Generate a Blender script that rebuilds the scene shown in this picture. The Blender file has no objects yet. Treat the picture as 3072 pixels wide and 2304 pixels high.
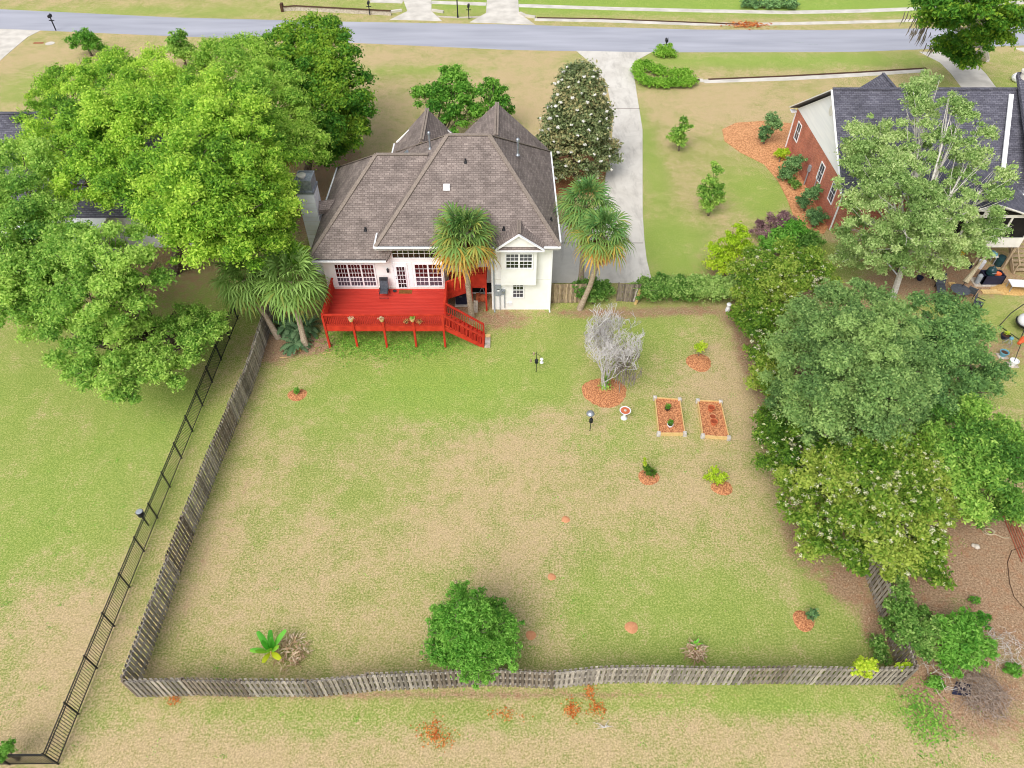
import bpy, math, random
import numpy as np
from mathutils import Vector, Matrix

scene = bpy.context.scene
R = math.radians

# ------------------------------------------------------------------ camera
cam_data = bpy.data.cameras.new('camera')
cam = bpy.data.objects.new('camera', cam_data)
scene.collection.objects.link(cam)
cam.location = (0, 0, 32)
cam.rotation_euler = (R(90 - 46.6), 0, 0)
cam_data.sensor_width = 36
cam_data.lens = 24.98
cam_data.clip_end = 6000
scene.camera = cam

# ------------------------------------------------------------------ light (bright overcast)
SUN_EL, SUN_AZ = 50, 210      # azimuth clockwise from +Y
world = bpy.data.worlds.new('World')
scene.world = world
world.use_nodes = True
wn = world.node_tree
bg = wn.nodes['Background']
sky = wn.nodes.new('ShaderNodeTexSky')
sky.sky_type = 'NISHITA'
sky.sun_disc = False
sky.sun_elevation = R(SUN_EL)
sky.sun_rotation = R(SUN_AZ)
sky.dust_density = 3.0
sky.air_density = 1.0
sky.ozone_density = 0.6
hs = wn.nodes.new('ShaderNodeHueSaturation')
hs.inputs['Saturation'].default_value = 0.35
wn.links.new(sky.outputs[0], hs.inputs['Color'])
wn.links.new(hs.outputs[0], bg.inputs['Color'])
bg.inputs['Strength'].default_value = 0.15
sl = bpy.data.lights.new('sun', 'SUN')
sl.energy = 1.4
sl.angle = R(40)
sl.color = (1.0, 0.98, 0.95)
sun = bpy.data.objects.new('sun', sl)
scene.collection.objects.link(sun)
sd = Vector((math.sin(R(SUN_AZ)) * math.cos(R(SUN_EL)), math.cos(R(SUN_AZ)) * math.cos(R(SUN_EL)), math.sin(R(SUN_EL))))
sun.rotation_euler = sd.to_track_quat('Z', 'Y').to_euler()
scene.view_settings.view_transform = 'Standard'
scene.view_settings.look = 'None'
scene.view_settings.exposure = 0.46
scene.cycles.filter_width = 1.05
scene.view_settings.gamma = 1

# ------------------------------------------------------------------ materials
MATS = {}

def srgb(r, g, b):
    f = lambda c: (c / 12.92 if c <= 0.04045 else ((c + 0.055) / 1.055) ** 2.4)
    return (f(r / 255), f(g / 255), f(b / 255), 1)

def new_mat(name):
    m = bpy.data.materials.new(name)
    m.use_nodes = True
    nt = m.node_tree
    b = nt.nodes['Principled BSDF']
    b.inputs['Specular IOR Level'].default_value = 0.3
    MATS[name] = m
    return m, nt, b

def nd(nt, t, **kw):
    n = nt.nodes.new(t)
    for k, v in kw.items():
        setattr(n, k, v)
    return n

def pmat(name, c1, c2=None, scale=4.0, rough=0.8, detail=4, bump=0.0, metallic=0.0, spec=None, stretch=None, contrast=(0.35, 0.65), trans=0.0):
    """two colours mixed by object-space noise"""
    m, nt, b = new_mat(name)
    L = nt.links
    c2 = c2 or c1
    tc = nd(nt, 'ShaderNodeTexCoord')
    mp = nd(nt, 'ShaderNodeMapping')
    if stretch:
        mp.inputs['Scale'].default_value = stretch
    L.new(tc.outputs['Object'], mp.inputs['Vector'])
    nz = nd(nt, 'ShaderNodeTexNoise')
    nz.inputs['Scale'].default_value = scale
    nz.inputs['Detail'].default_value = detail
    L.new(mp.outputs[0], nz.inputs['Vector'])
    cr = nd(nt, 'ShaderNodeValToRGB')
    cr.color_ramp.elements[0].position = contrast[0]
    cr.color_ramp.elements[1].position = contrast[1]
    cr.color_ramp.elements[0].color = c1
    cr.color_ramp.elements[1].color = c2
    L.new(nz.outputs['Fac'], cr.inputs['Fac'])
    L.new(cr.outputs[0], b.inputs['Base Color'])
    b.inputs['Roughness'].default_value = rough
    b.inputs['Metallic'].default_value = metallic
    if spec is not None:
        b.inputs['Specular IOR Level'].default_value = spec
    if bump:
        bp = nd(nt, 'ShaderNodeBump')
        bp.inputs['Strength'].default_value = min(1, bump)
        bp.inputs['Distance'].default_value = 0.03
        L.new(nz.outputs['Fac'], bp.inputs['Height'])
        L.new(bp.outputs[0], b.inputs['Normal'])
    return m

def add_tone(m, lo=0.55, hi=1.25):
    nt = m.node_tree; b = nt.nodes['Principled BSDF']; src_ = b.inputs['Base Color'].links[0].from_socket
    at = nd(nt, 'ShaderNodeAttribute', attribute_name='v'); mr = nd(nt, 'ShaderNodeMapRange')
    mr.inputs['To Min'].default_value = lo; mr.inputs['To Max'].default_value = hi
    nt.links.new(at.outputs['Fac'], mr.inputs['Value'])
    vm = nd(nt, 'ShaderNodeVectorMath', operation='SCALE')
    nt.links.new(src_, vm.inputs[0]); nt.links.new(mr.outputs[0], vm.inputs['Scale']); nt.links.new(vm.outputs[0], b.inputs['Base Color'])
    return m

def leafmat(name, dark, mid, light, trans=0.42, rough=0.6):
    """leaf colour from the per-face value 'v'; part of the light passes through"""
    m, nt, b = new_mat(name)
    L = nt.links
    at = nd(nt, 'ShaderNodeAttribute', attribute_name='v')
    cr = nd(nt, 'ShaderNodeValToRGB')
    e = cr.color_ramp.elements
    e[0].position = 0.0; e[0].color = dark
    e[1].position = 1.0; e[1].color = light
    q = e.new(0.5); q.color = mid
    L.new(at.outputs['Fac'], cr.inputs['Fac'])
    L.new(cr.outputs[0], b.inputs['Base Color'])
    b.inputs['Roughness'].default_value = rough
    b.inputs['Specular IOR Level'].default_value = 0.25
    tr = nd(nt, 'ShaderNodeBsdfTranslucent')
    L.new(cr.outputs[0], tr.inputs['Color'])
    mx = nd(nt, 'ShaderNodeMixShader')
    mx.inputs[0].default_value = trans
    out = nt.nodes['Material Output']
    L.new(b.outputs[0], mx.inputs[1]); L.new(tr.outputs[0], mx.inputs[2])
    L.new(mx.outputs[0], out.inputs['Surface'])
    return m

def brickmat(name, c1, c2, mortar, bw, bh, msize, rough=0.9, var=0.5, tint=None):
    m, nt, b = new_mat(name)
    L = nt.links
    tc = nd(nt, 'ShaderNodeTexCoord')
    br = nd(nt, 'ShaderNodeTexBrick')
    br.inputs['Color1'].default_value = c1
    br.inputs['Color2'].default_value = c2
    br.inputs['Mortar'].default_value = mortar
    br.inputs['Scale'].default_value = 1.0
    br.inputs['Brick Width'].default_value = bw
    br.inputs['Row Height'].default_value = bh
    br.inputs['Mortar Size'].default_value = msize
    br.inputs['Mortar Smooth'].default_value = 0.3
    br.inputs['Bias'].default_value = 0.0
    L.new(tc.outputs['UV'], br.inputs['Vector'])
    nz = nd(nt, 'ShaderNodeTexNoise')
    nz.inputs['Scale'].default_value = 0.9
    nz.inputs['Detail'].default_value = 6
    L.new(tc.outputs['UV'], nz.inputs['Vector'])
    n2 = nd(nt, 'ShaderNodeTexNoise')
    n2.inputs['Scale'].default_value = 14
    n2.inputs['Detail'].default_value = 3
    L.new(tc.outputs['UV'], n2.inputs['Vector'])
    mr = nd(nt, 'ShaderNodeMapRange')
    mr.inputs['From Min'].default_value = 0.3; mr.inputs['From Max'].default_value = 0.7
    mr.inputs['To Min'].default_value = 1 - var * 0.4; mr.inputs['To Max'].default_value = 1 + var * 0.4
    L.new(nz.outputs['Fac'], mr.inputs['Value'])
    m3 = nd(nt, 'ShaderNodeMapRange')
    m3.inputs['From Min'].default_value = 0.3; m3.inputs['From Max'].default_value = 0.7
    m3.inputs['To Min'].default_value = 1 - var * 0.35; m3.inputs['To Max'].default_value = 1 + var * 0.35
    L.new(n2.outputs['Fac'], m3.inputs['Value'])
    mm = nd(nt, 'ShaderNodeMath', operation='MULTIPLY')
    L.new(mr.outputs[0], mm.inputs[0]); L.new(m3.outputs[0], mm.inputs[1])
    vm = nd(nt, 'ShaderNodeVectorMath', operation='SCALE')
    L.new(br.outputs['Color'], vm.inputs[0]); L.new(mm.outputs[0], vm.inputs['Scale'])
    L.new(vm.outputs[0], b.inputs['Base Color'])
    b.inputs['Roughness'].default_value = rough
    bp = nd(nt, 'ShaderNodeBump')
    bp.inputs['Strength'].default_value = 0.5
    bp.inputs['Distance'].default_value = 0.02
    iv = nd(nt, 'ShaderNodeMath', operation='SUBTRACT')
    iv.inputs[0].default_value = 1.0
    L.new(br.outputs['Fac'], iv.inputs[1])
    L.new(iv.outputs[0], bp.inputs['Height'])
    L.new(bp.outputs[0], b.inputs['Normal'])
    return m

C = srgb
M_shingle = brickmat('brown_shingles', C(146, 133, 126), C(122, 110, 104), C(92, 82, 78), 0.31, 0.145, 0.012, var=0.6)
M_cap = pmat('ridge_shingles', C(148, 135, 124), C(128, 116, 106), 9, 0.9, bump=0.3)
M_dshingle = brickmat('slate_grey_shingles', C(110, 109, 119), C(84, 83, 94), C(62, 61, 70), 0.34, 0.15, 0.014, var=0.6)
M_brick = brickmat('red_brick', C(196, 116, 92), C(170, 96, 76), C(204, 176, 158), 0.215, 0.075, 0.006, var=0.5)
M_paver = brickmat('pink_pavers', C(196, 142, 128), C(170, 116, 104), C(150, 120, 105), 0.21, 0.1, 0.008, var=0.4)
M_stucco = pmat('cream_white_stucco', C(246, 245, 242), C(239, 237, 232), 1.2, 0.85, bump=0.05)
M_white = pmat('white_paint', C(246, 246, 246), C(238, 238, 240), 2, 0.45)
M_siding = pmat('white_siding', C(246, 246, 247), C(236, 237, 240), 1.0, 0.6, stretch=(0.3, 0.3, 4))
M_trim = pmat('off_white_trim', C(232, 228, 220), C(218, 214, 204), 2, 0.6)
M_red = pmat('red_deck_stain', C(200, 58, 38), C(178, 46, 30), 3, 0.65)
M_redfloor = pmat('red_floor_stain', C(202, 62, 48), C(182, 50, 38), 1.4, 0.6, stretch=(.3, 5, 1))
M_redboards = None
M_metal = pmat('galvanised_metal', C(176, 180, 186), C(140, 146, 154), 6, 0.4, metallic=0.6)
M_greymetal = pmat('grey_painted_metal', C(158, 164, 168), C(142, 148, 154), 5, 0.5)
M_black = pmat('black_paint', C(34, 36, 44), C(24, 26, 34), 5, 0.4)
M_blackm = pmat('black_plastic', C(46, 46, 50), C(30, 30, 34), 5, 0.5)
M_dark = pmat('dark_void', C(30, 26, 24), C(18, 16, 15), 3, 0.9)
M_wood = pmat('weathered_grey_wood', C(168, 160, 148), C(124, 116, 106), 5, 0.9, bump=0.3, stretch=(3, 3, 0.5))
M_wood2 = pmat('weathered_brown_wood', C(146, 132, 116), C(96, 86, 76), 5, 0.9, bump=0.3, stretch=(3, 3, 0.5))
M_wood3 = pmat('pale_silver_wood', C(190, 182, 170), C(146, 138, 128), 6, 0.9, bump=0.3, stretch=(3, 3, 0.5))
M_tanwood = pmat('tan_fence_wood', C(182, 162, 132), C(140, 120, 96), 5, 0.9, bump=0.2, stretch=(3, 3, 0.5))
P_wood = [add_tone(pmat('picket_' + q, a, b_, 5, 0.9, bump=0.3, stretch=(3, 3, 0.5))) for q, a, b_ in (('grey', C(172, 164, 152), C(132, 124, 114)), ('brown', C(150, 138, 122), C(108, 98, 88)), ('silver', C(188, 180, 168), C(148, 140, 130)), ('tan', C(186, 166, 136), C(146, 124, 100)))]
M_newwood = pmat('yellow_pine_wood', C(226, 196, 138), C(206, 172, 112), 7, 0.7, stretch=(1, 1, 3))
M_bark = pmat('grey_brown_bark', C(128, 114, 100), C(78, 66, 56), 5, 0.95, bump=0.5)
M_palmbark = pmat('palm_bark', C(184, 168, 148), C(142, 124, 104), 8, 0.9, bump=0.4, stretch=(1, 1, 3))
M_pale_bark = pmat('pale_lichen_bark', C(214, 209, 202), C(178, 170, 162), 6, 0.95, bump=0.3)
M_ghost = pmat('ghost_grey_bark', C(212, 208, 206), C(176, 172, 170), 6, 0.95)
M_twig = pmat('dry_twigs', C(176, 160, 146), C(128, 110, 98), 5, 0.95)
M_moss = pmat('spanish_moss', C(168, 162, 154), C(126, 120, 112), 8, 0.95)
M_moss2 = pmat('dark_spanish_moss', C(156, 148, 138), C(116, 108, 98), 8, 0.95)
M_concrete = pmat('pale_concrete', C(214, 208, 198), C(190, 184, 174), 0.7, 0.9, detail=8, bump=0.05)
M_olddrive = None
M_mulch = pmat('red_brown_mulch', C(212, 150, 104), C(150, 92, 60), 14, 0.95, detail=9, bump=0.9, contrast=(.4, .6))
M_straw = pmat('orange_pine_straw', C(220, 164, 116), C(170, 114, 74), 9, 0.95, detail=10, bump=0.8, contrast=(.4, .62))
M_hay = pmat('yellow_straw', C(214, 178, 116), C(170, 130, 76), 18, 0.95, detail=6, bump=0.6)
M_clay = pmat('orange_clay', C(208, 150, 110), C(196, 136, 96), 10, 0.95, detail=5, bump=0.2)
M_glass = pmat('dark_window_glass', C(34, 34, 40), C(24, 24, 30), 1.5, 0.06, spec=0.9)
M_glass_red = pmat('red_reflection_glass', C(62, 20, 22), C(50, 16, 18), 1.5, 0.08, spec=0.8)  # red of the deck's reflection put into the pane colour
M_glass_grey = pmat('window_glass_with_blinds', C(88, 86, 98), C(70, 68, 80), 1.2, 0.1, spec=0.8)
M_glass_green = pmat('transom_glass', C(44, 46, 30), C(26, 28, 20), 2.5, 0.06, spec=0.9)
M_terracotta = pmat('terracotta', C(206, 116, 78), C(182, 94, 60), 8, 0.8)
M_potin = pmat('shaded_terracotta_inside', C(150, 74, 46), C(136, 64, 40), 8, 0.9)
M_soil = pmat('dark_soil', C(92, 66, 50), C(66, 46, 34), 12, 0.95)
M_sling = pmat('grey_sling_fabric', C(86, 90, 98), C(70, 74, 82), 8, 0.8)
M_blue = pmat('blue_glaze', C(112, 168, 186), C(92, 146, 166), 5, 0.35)
M_navy = pmat('navy_panel', C(40, 42, 66), C(32, 34, 54), 4, 0.5)
M_kamado = pmat('dark_green_glaze', C(40, 72, 76), C(30, 56, 60), 4, 0.2)
M_canvas = pmat('khaki_canvas', C(196, 184, 154), C(164, 150, 122), 5, 0.9, stretch=(3, 3, 0.6))
M_plastic = pmat('white_plastic', C(236, 236, 238), C(226, 226, 230), 3, 0.4)
M_orange = pmat('orange_plastic', C(226, 112, 66), C(206, 92, 50), 3, 0.5)
M_yellow = pmat('yellow_plastic', C(236, 196, 30), C(216, 176, 20), 3, 0.5)
M_coir = pmat('coir_mat', C(132, 88, 40), C(104, 66, 30), 12, 0.95)
M_rust = pmat('rusty_pipe', C(176, 96, 72), C(136, 70, 52), 8, 0.8)
M_stone = pmat('pale_stone', C(206, 196, 182), C(170, 158, 144), 6, 0.9, bump=0.2)

L_lime = leafmat('lime_green_leaves', C(88, 138, 48), C(146, 194, 62), C(208, 236, 96))
L_lime2 = leafmat('spring_green_leaves', C(98, 150, 54), C(152, 196, 74), C(198, 226, 102))
L_mid = leafmat('mid_green_leaves', C(88, 138, 56), C(142, 188, 78), C(196, 226, 112))
L_dark = leafmat('deep_green_leaves', C(62, 120, 40), C(104, 158, 50), C(160, 192, 62))
L_crepe = leafmat('rich_green_leaves', C(66, 124, 40), C(102, 162, 54), C(150, 200, 82))
L_grey = leafmat('grey_green_leaves', C(98, 134, 76), C(136, 172, 98), C(174, 202, 120))
L_grey2 = leafmat('dark_grey_green_leaves', C(88, 128, 72), C(124, 166, 94), C(162, 198, 112))
L_lig = leafmat('yellow_green_privet_leaves', C(76, 118, 38), C(122, 160, 52), C(182, 198, 90))
L_cream = leafmat('cream_blossom', C(216, 216, 160), C(228, 226, 186), C(238, 236, 210), 0.2)
L_mag = leafmat('olive_magnolia_leaves', C(96, 112, 68), C(134, 148, 98), C(172, 162, 112), 0.1, 0.35)
L_petal = leafmat('white_petals', C(226, 224, 214), C(236, 234, 226), C(244, 242, 236), 0.2)
L_maple = leafmat('light_maple_leaves', C(124, 158, 86), C(166, 196, 116), C(206, 222, 152))
L_bright = leafmat('bright_bush_leaves', C(72, 134, 46), C(106, 168, 58), C(148, 200, 88))
L_purple = leafmat('purple_leaves', C(104, 74, 80), C(136, 104, 108), C(166, 136, 128), 0.15)
L_shrub = leafmat('dark_shrub_leaves', C(72, 108, 64), C(104, 144, 86), C(140, 178, 110), 0.2)
L_hedge = leafmat('hedge_leaves', C(80, 126, 50), C(122, 166, 74), C(180, 208, 118))
L_box = leafmat('clipped_box_leaves', C(96, 148, 44), C(132, 186, 58), C(168, 210, 84))
L_yel = leafmat('yellow_green_leaves', C(164, 200, 44), C(196, 222, 60), C(224, 232, 92))
L_palm = leafmat('palm_fronds', C(212, 160, 70), C(132, 158, 78), C(96, 144, 76), 0.2)
L_sabal = leafmat('sabal_fronds', C(190, 160, 92), C(110, 146, 62), C(158, 190, 104), 0.2)
L_thatch = leafmat('dead_thatch', C(146, 108, 72), C(206, 150, 88), C(226, 186, 124), 0.1)
L_cycad = leafmat('cycad_fronds', C(62, 94, 62), C(88, 122, 82), C(122, 150, 106), 0.15)
L_banana = leafmat('banana_leaves', C(80, 170, 56), C(124, 210, 78), C(222, 232, 56), 0.4)
L_dead = leafmat('dry_leaf_litter', C(150, 120, 92), C(190, 158, 124), C(222, 202, 174), 0.1)
L_orange = leafmat('orange_dry_leaves', C(176, 84, 36), C(206, 116, 50), C(226, 172, 104), 0.2)
L_weed = leafmat('weed_leaves', C(90, 142, 50), C(126, 178, 66), C(168, 208, 92), 0.3)

# ------------------------------------------------------------------ object helpers
OFF = {}
COL = scene.collection

def thing(name, label, cat, loc=(0, 0, 0), group=None, kind=None):
    o = bpy.data.objects.new(name, None)
    o.empty_display_size = 0.3
    COL.objects.link(o)
    if len(loc) == 2:
        loc = (loc[0], loc[1], 0)
    o.location = loc
    OFF[o.name] = Vector(loc)
    if label: o['label'] = label
    if cat: o['category'] = cat
    if group: o['group'] = group
    if kind: o['kind'] = kind
    return o

def tag(o, label=None, cat=None, group=None, kind=None):
    if label: o['label'] = label
    if cat: o['category'] = cat
    if group: o['group'] = group
    if kind: o['kind'] = kind
    return o

def link_mesh(name, me, mat, parent=None):
    o = bpy.data.objects.new(name, me)
    COL.objects.link(o)
    if mat is not None:
        me.materials.append(mat)
    if parent is not None:
        off = OFF[parent.name]
        me.transform(Matrix.Translation(-off))
        o.parent = parent
        OFF[o.name] = off
    else:
        OFF[o.name] = Vector((0, 0, 0))
    return o

def np_mesh(name, V, F, mat, parent=None, v=None, smooth=False):
    """V (n,3), F (m,k) arrays; v = per-face value"""
    V = np.asarray(V, dtype=np.float32); F = np.asarray(F, dtype=np.int32)
    me = bpy.data.meshes.new(name)
    m, k = F.shape
    me.vertices.add(len(V)); me.vertices.foreach_set('co', V.ravel())
    me.loops.add(m * k); me.loops.foreach_set('vertex_index', F.ravel())
    me.polygons.add(m)
    me.polygons.foreach_set('loop_start', np.arange(0, m * k, k, dtype=np.int32))
    me.polygons.foreach_set('loop_total', np.full(m, k, dtype=np.int32))
    if smooth:
        me.polygons.foreach_set('use_smooth', np.ones(m, dtype=bool))
    if v is not None:
        a = me.attributes.new('v', 'FLOAT', 'FACE')
        a.data.foreach_set('value', np.asarray(v, dtype=np.float32))
    me.update(calc_edges=True)
    return link_mesh(name, me, mat, parent)

class MB:
    """collects shapes in world coordinates and links them as ONE mesh"""
    def __init__(s):
        s.V = []; s.F = []; s.A = []
    def add(s, vs, fs):
        b = len(s.V)
        s.V += [tuple(v) for v in vs]
        s.F += [tuple(b + i for i in f) for f in fs]
        return s
    def box(s, x0, x1, y0, y1, z0, z1):
        vs = [(x0, y0, z0), (x1, y0, z0), (x1, y1, z0), (x0, y1, z0), (x0, y0, z1), (x1, y0, z1), (x1, y1, z1), (x0, y1, z1)]
        return s.add(vs, [(0, 3, 2, 1), (4, 5, 6, 7), (0, 1, 5, 4), (1, 2, 6, 5), (2, 3, 7, 6), (3, 0, 4, 7)])
    def obox(s, o, u, v, n, a, b, c):
        """box in basis u,v,n at o with ranges a,b,c"""
        o, u, v, n = Vector(o), Vector(u), Vector(v), Vector(n)
        P = lambda i, j, k: o + u * a[i] + v * b[j] + n * c[k]
        vs = [P(0, 0, 0), P(1, 0, 0), P(1, 1, 0), P(0, 1, 0), P(0, 0, 1), P(1, 0, 1), P(1, 1, 1), P(0, 1, 1)]
        return s.add(vs, [(0, 3, 2, 1), (4, 5, 6, 7), (0, 1, 5, 4), (1, 2, 6, 5), (2, 3, 7, 6), (3, 0, 4, 7)])
    def beam(s, p, q, w, h, up=(0, 0, 1)):
        p, q = Vector(p), Vector(q)
        d = (q - p); Ln = d.length; d.normalize()
        side = d.cross(Vector(up))
        if side.length < 1e-4: side = d.cross(Vector((0, 1, 0)))
        side.normalize(); upv = side.cross(d)
        return s.obox(p, d, side, upv, (0, Ln), (-w / 2, w / 2), (-h / 2, h / 2))
    def slab(s, pts, t):
        """polygon thickened straight down by t"""
        n = len(pts)
        top = [tuple(p) for p in pts]; bot = [(p[0], p[1], p[2] - t) for p in pts]
        nn = Vector((0, 0, 0))
        for i in range(n):
            a, b = Vector(top[i]), Vector(top[(i + 1) % n])
            nn += a.cross(b)
        if nn.z < 0:
            top.reverse(); bot.reverse()
        fs = [tuple(range(n)), tuple(range(2 * n - 1, n - 1, -1))]
        for i in range(n):
            j = (i + 1) % n
            fs.append((i, i + n, j + n, j))
        return s.add(top + bot, fs)
    def tube(s, pts, rad, k=6, cap=True):
        pts = [Vector(p) for p in pts]
        if not hasattr(rad, '__len__'): rad = [rad] * len(pts)
        rings = []
        b0 = len(s.V)
        for i, p in enumerate(pts):
            d = (pts[min(i + 1, len(pts) - 1)] - pts[max(i - 1, 0)]).normalized()
            a = d.cross(Vector((0.13, 0.27, 1)))
            if a.length < 0.15: a = d.cross(Vector((1, 0, 0)))
            a.normalize(); b = d.cross(a)
            for j in range(k):
                t = 2 * math.pi * j / k
                s.V.append(tuple(p + (a * math.cos(t) + b * math.sin(t)) * rad[i]))
        for i in range(len(pts) - 1):
            for j in range(k):
                j2 = (j + 1) % k
                s.F.append((b0 + i * k + j, b0 + i * k + j2, b0 + (i + 1) * k + j2, b0 + (i + 1) * k + j))
        if cap:
            s.F.append(tuple(b0 + j for j in range(k - 1, -1, -1)))
            s.F.append(tuple(b0 + (len(pts) - 1) * k + j for j in range(k)))
        return s
    def lathe(s, c, prof, k=20, axis=None):
        """prof = [(r,z)...] about a vertical axis at c"""
        b0 = len(s.V)
        for r, z in prof:
            for j in range(k):
                t = 2 * math.pi * j / k
                s.V.append((c[0] + r * math.cos(t), c[1] + r * math.sin(t), c[2] + z))
        for i in range(len(prof) - 1):
            for j in range(k):
                j2 = (j + 1) % k
                s.F.append((b0 + i * k + j, b0 + i * k + j2, b0 + (i + 1) * k + j2, b0 + (i + 1) * k + j))
        if prof[0][0] > 1e-4: s.F.append(tuple(b0 + j for j in range(k - 1, -1, -1)))
        if prof[-1][0] > 1e-4: s.F.append(tuple(b0 + (len(prof) - 1) * k + j for j in range(k)))
        return s
    def ball(s, c, r, k=12, sq=1.0):
        pr = [(r * math.sin(math.pi * i / 8) + (1e-5 if i in (0, 8) else 0), -r * sq * math.cos(math.pi * i / 8)) for i in range(9)]
        return s.lathe(c, pr, k)
    def build(s, name, mat, parent=None, uv=False, smooth=False):
        me = bpy.data.meshes.new(name)
        me.from_pydata(s.V, [], s.F)
        if s.A:
            a = me.attributes.new('v', 'FLOAT', 'FACE'); a.data.foreach_set('value', s.A)
        if uv:
            planar_uv(me)
        if smooth:
            for p in me.polygons: p.use_smooth = True
        me.update()
        return link_mesh(name, me, mat, parent)

def planar_uv(me):
    me.update()
    ul = me.uv_layers.new(name='UVMap')
    for p in me.polygons:
        n = p.normal
        h = Vector((0, 0, 1)).cross(n)
        if h.length < 0.05: h = Vector((1, 0, 0))
        h.normalize(); vv = n.cross(h)
        for li in p.loop_indices:
            co = me.vertices[me.loops[li].vertex_index].co
            ul.data[li].uv = (co.dot(h), co.dot(vv))

# ------------------------------------------------------------------ ground
def axis(lo, hi, step, far):
    a = list(np.arange(lo, hi + step / 2, step))
    d = step; x = hi; up = []
    while x < far:
        d *= 1.35; x += d; up.append(x)
    d = step; x = lo; dn = []
    while x > -far:
        d *= 1.35; x -= d; dn.append(x)
    return np.array(dn[::-1] + a + up)

gx = axis(-70, 75, 0.5, 2500); gy = axis(4, 110, 0.5, 2500)
GX, GY = np.meshgrid(gx, gy)

def blobs(lst):
    f = np.zeros_like(GX)
    for x, y, rx, ry, a in lst:
        d = ((GX - x) / rx) ** 2 + ((GY - y) / ry) ** 2
        f = np.maximum(f, a * np.exp(-(d ** 1.25) * 0.85))
    return np.clip(f, 0, 1)

# lush = watered green lawn, dry = thatch-coloured lawn, dirt = leaf-covered bare earth
lush = blobs([(-4.47, 30.24, 9, 4.5, 1.0), (-9.69, 28.70, 6, 4, .7), (-7.14, 33.78, 7, 2.0, 1.0), (1.29, 31.45, 4, 5, .8), (4.49, 35.82, 5, 3, .6),
              (9.97, 34.90, 4, 2.5, .7), (8.70, 32.28, 3, 5, .5), (5.48, 26.18, 4, 2.4, .6), (-25.28, 22.29, 7, 9, .75), (-29.64, 29.46, 8, 9, .7),
              (-21.90, 26.88, 5, 6, .8), (-22.79, 36.29, 7, 6, .8), (8.56, 14.70, 7, 5, .65), (14.12, 15.15, 4, 5, .55), (12.01, 44.17, 4, 6, .85), (20.49, 51.89, 4, 5, .85),
              (11.97, 57.13, 1.5, 12, .7), (29.95, 78.80, 20, 2.2, .85), (22.89, 95.94, 40, 4, 1.3), (51.93, 95.94, 30, 4, 1.3), (23.19, 43.02, 3, 3, .6), (49.94, 73.02, 5, 4, .5),
              (31.63, 37.25, 5, 3, .6), (30.25, 29.08, 5, 4, .4), (-7.70, 76.41, 12, 1.6, .6), (-51.54, 93.25, 30, 2, .5), (-22.56, 18.88, 6, 3, .4),
              (-8.03, 10.37, 14, .9, .6), (10.95, 11.13, 9, .7, .8), (-50.03, 73.02, 3, 6, .5), (3.89, 16.09, 2.5, 2, .6), (-8.99, 22.59, 6, 3, .35),
              (-11.52, 21.40, 3, 3, .3), (-3.56, 17.07, 3, 2, .3), (-23.38, 16.09, 3, 2, .3), (17.72, 10.94, 3, 1.0, .8), (12.84, 18.88, 2, 6, .4), (-6.01, 92.78, 3, 2.2, .6)])
dry = blobs([(1.17, 25.49, 7, 2.5, .9), (-1.32, 18.88, 6, 4, .5), (13.15, 29.46, 4, 3, .85), (9.79, 21.69, 6, 3, .6), (11.66, 18.88, 3, 3, .5), (-0.79, 76.41, 7, 4, .9), (-12.91, 78.80, 9, 2, .7),
             (3.37, 67.80, 5, 8, .9), (20.40, 68.80, 6, 5, 1.0), (14.90, 65.85, 2, 6, .6), (-34.08, 78.80, 6, 3, .9), (-52.74, 78.80, 5, 4, .8), (-13.65, 65.85, 4, 8, .6), (-7.90, 9.63, 26, 1.0, .9),
             (11.56, 9.63, 10, 1.2, 1.0), (3.74, 9.27, 12, 1.0, .8), (-21.65, 14.25, 4, 3, .8), (-20.70, 10.37, 4, 1.5, .7), (-11.35, 18.35, 3, 3, .5), (-0.20, 39.76, 1, 1, .1),
             (-14.62, 18.35, 3, 4, .35), (3.90, 83.90, 30, 2.0, .5), (27.88, 25.83, 4, 4, .5), (15.87, 47.85, 1.6, 5, .5), (-10.64, 8.91, 8, .8, .8)])
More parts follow.
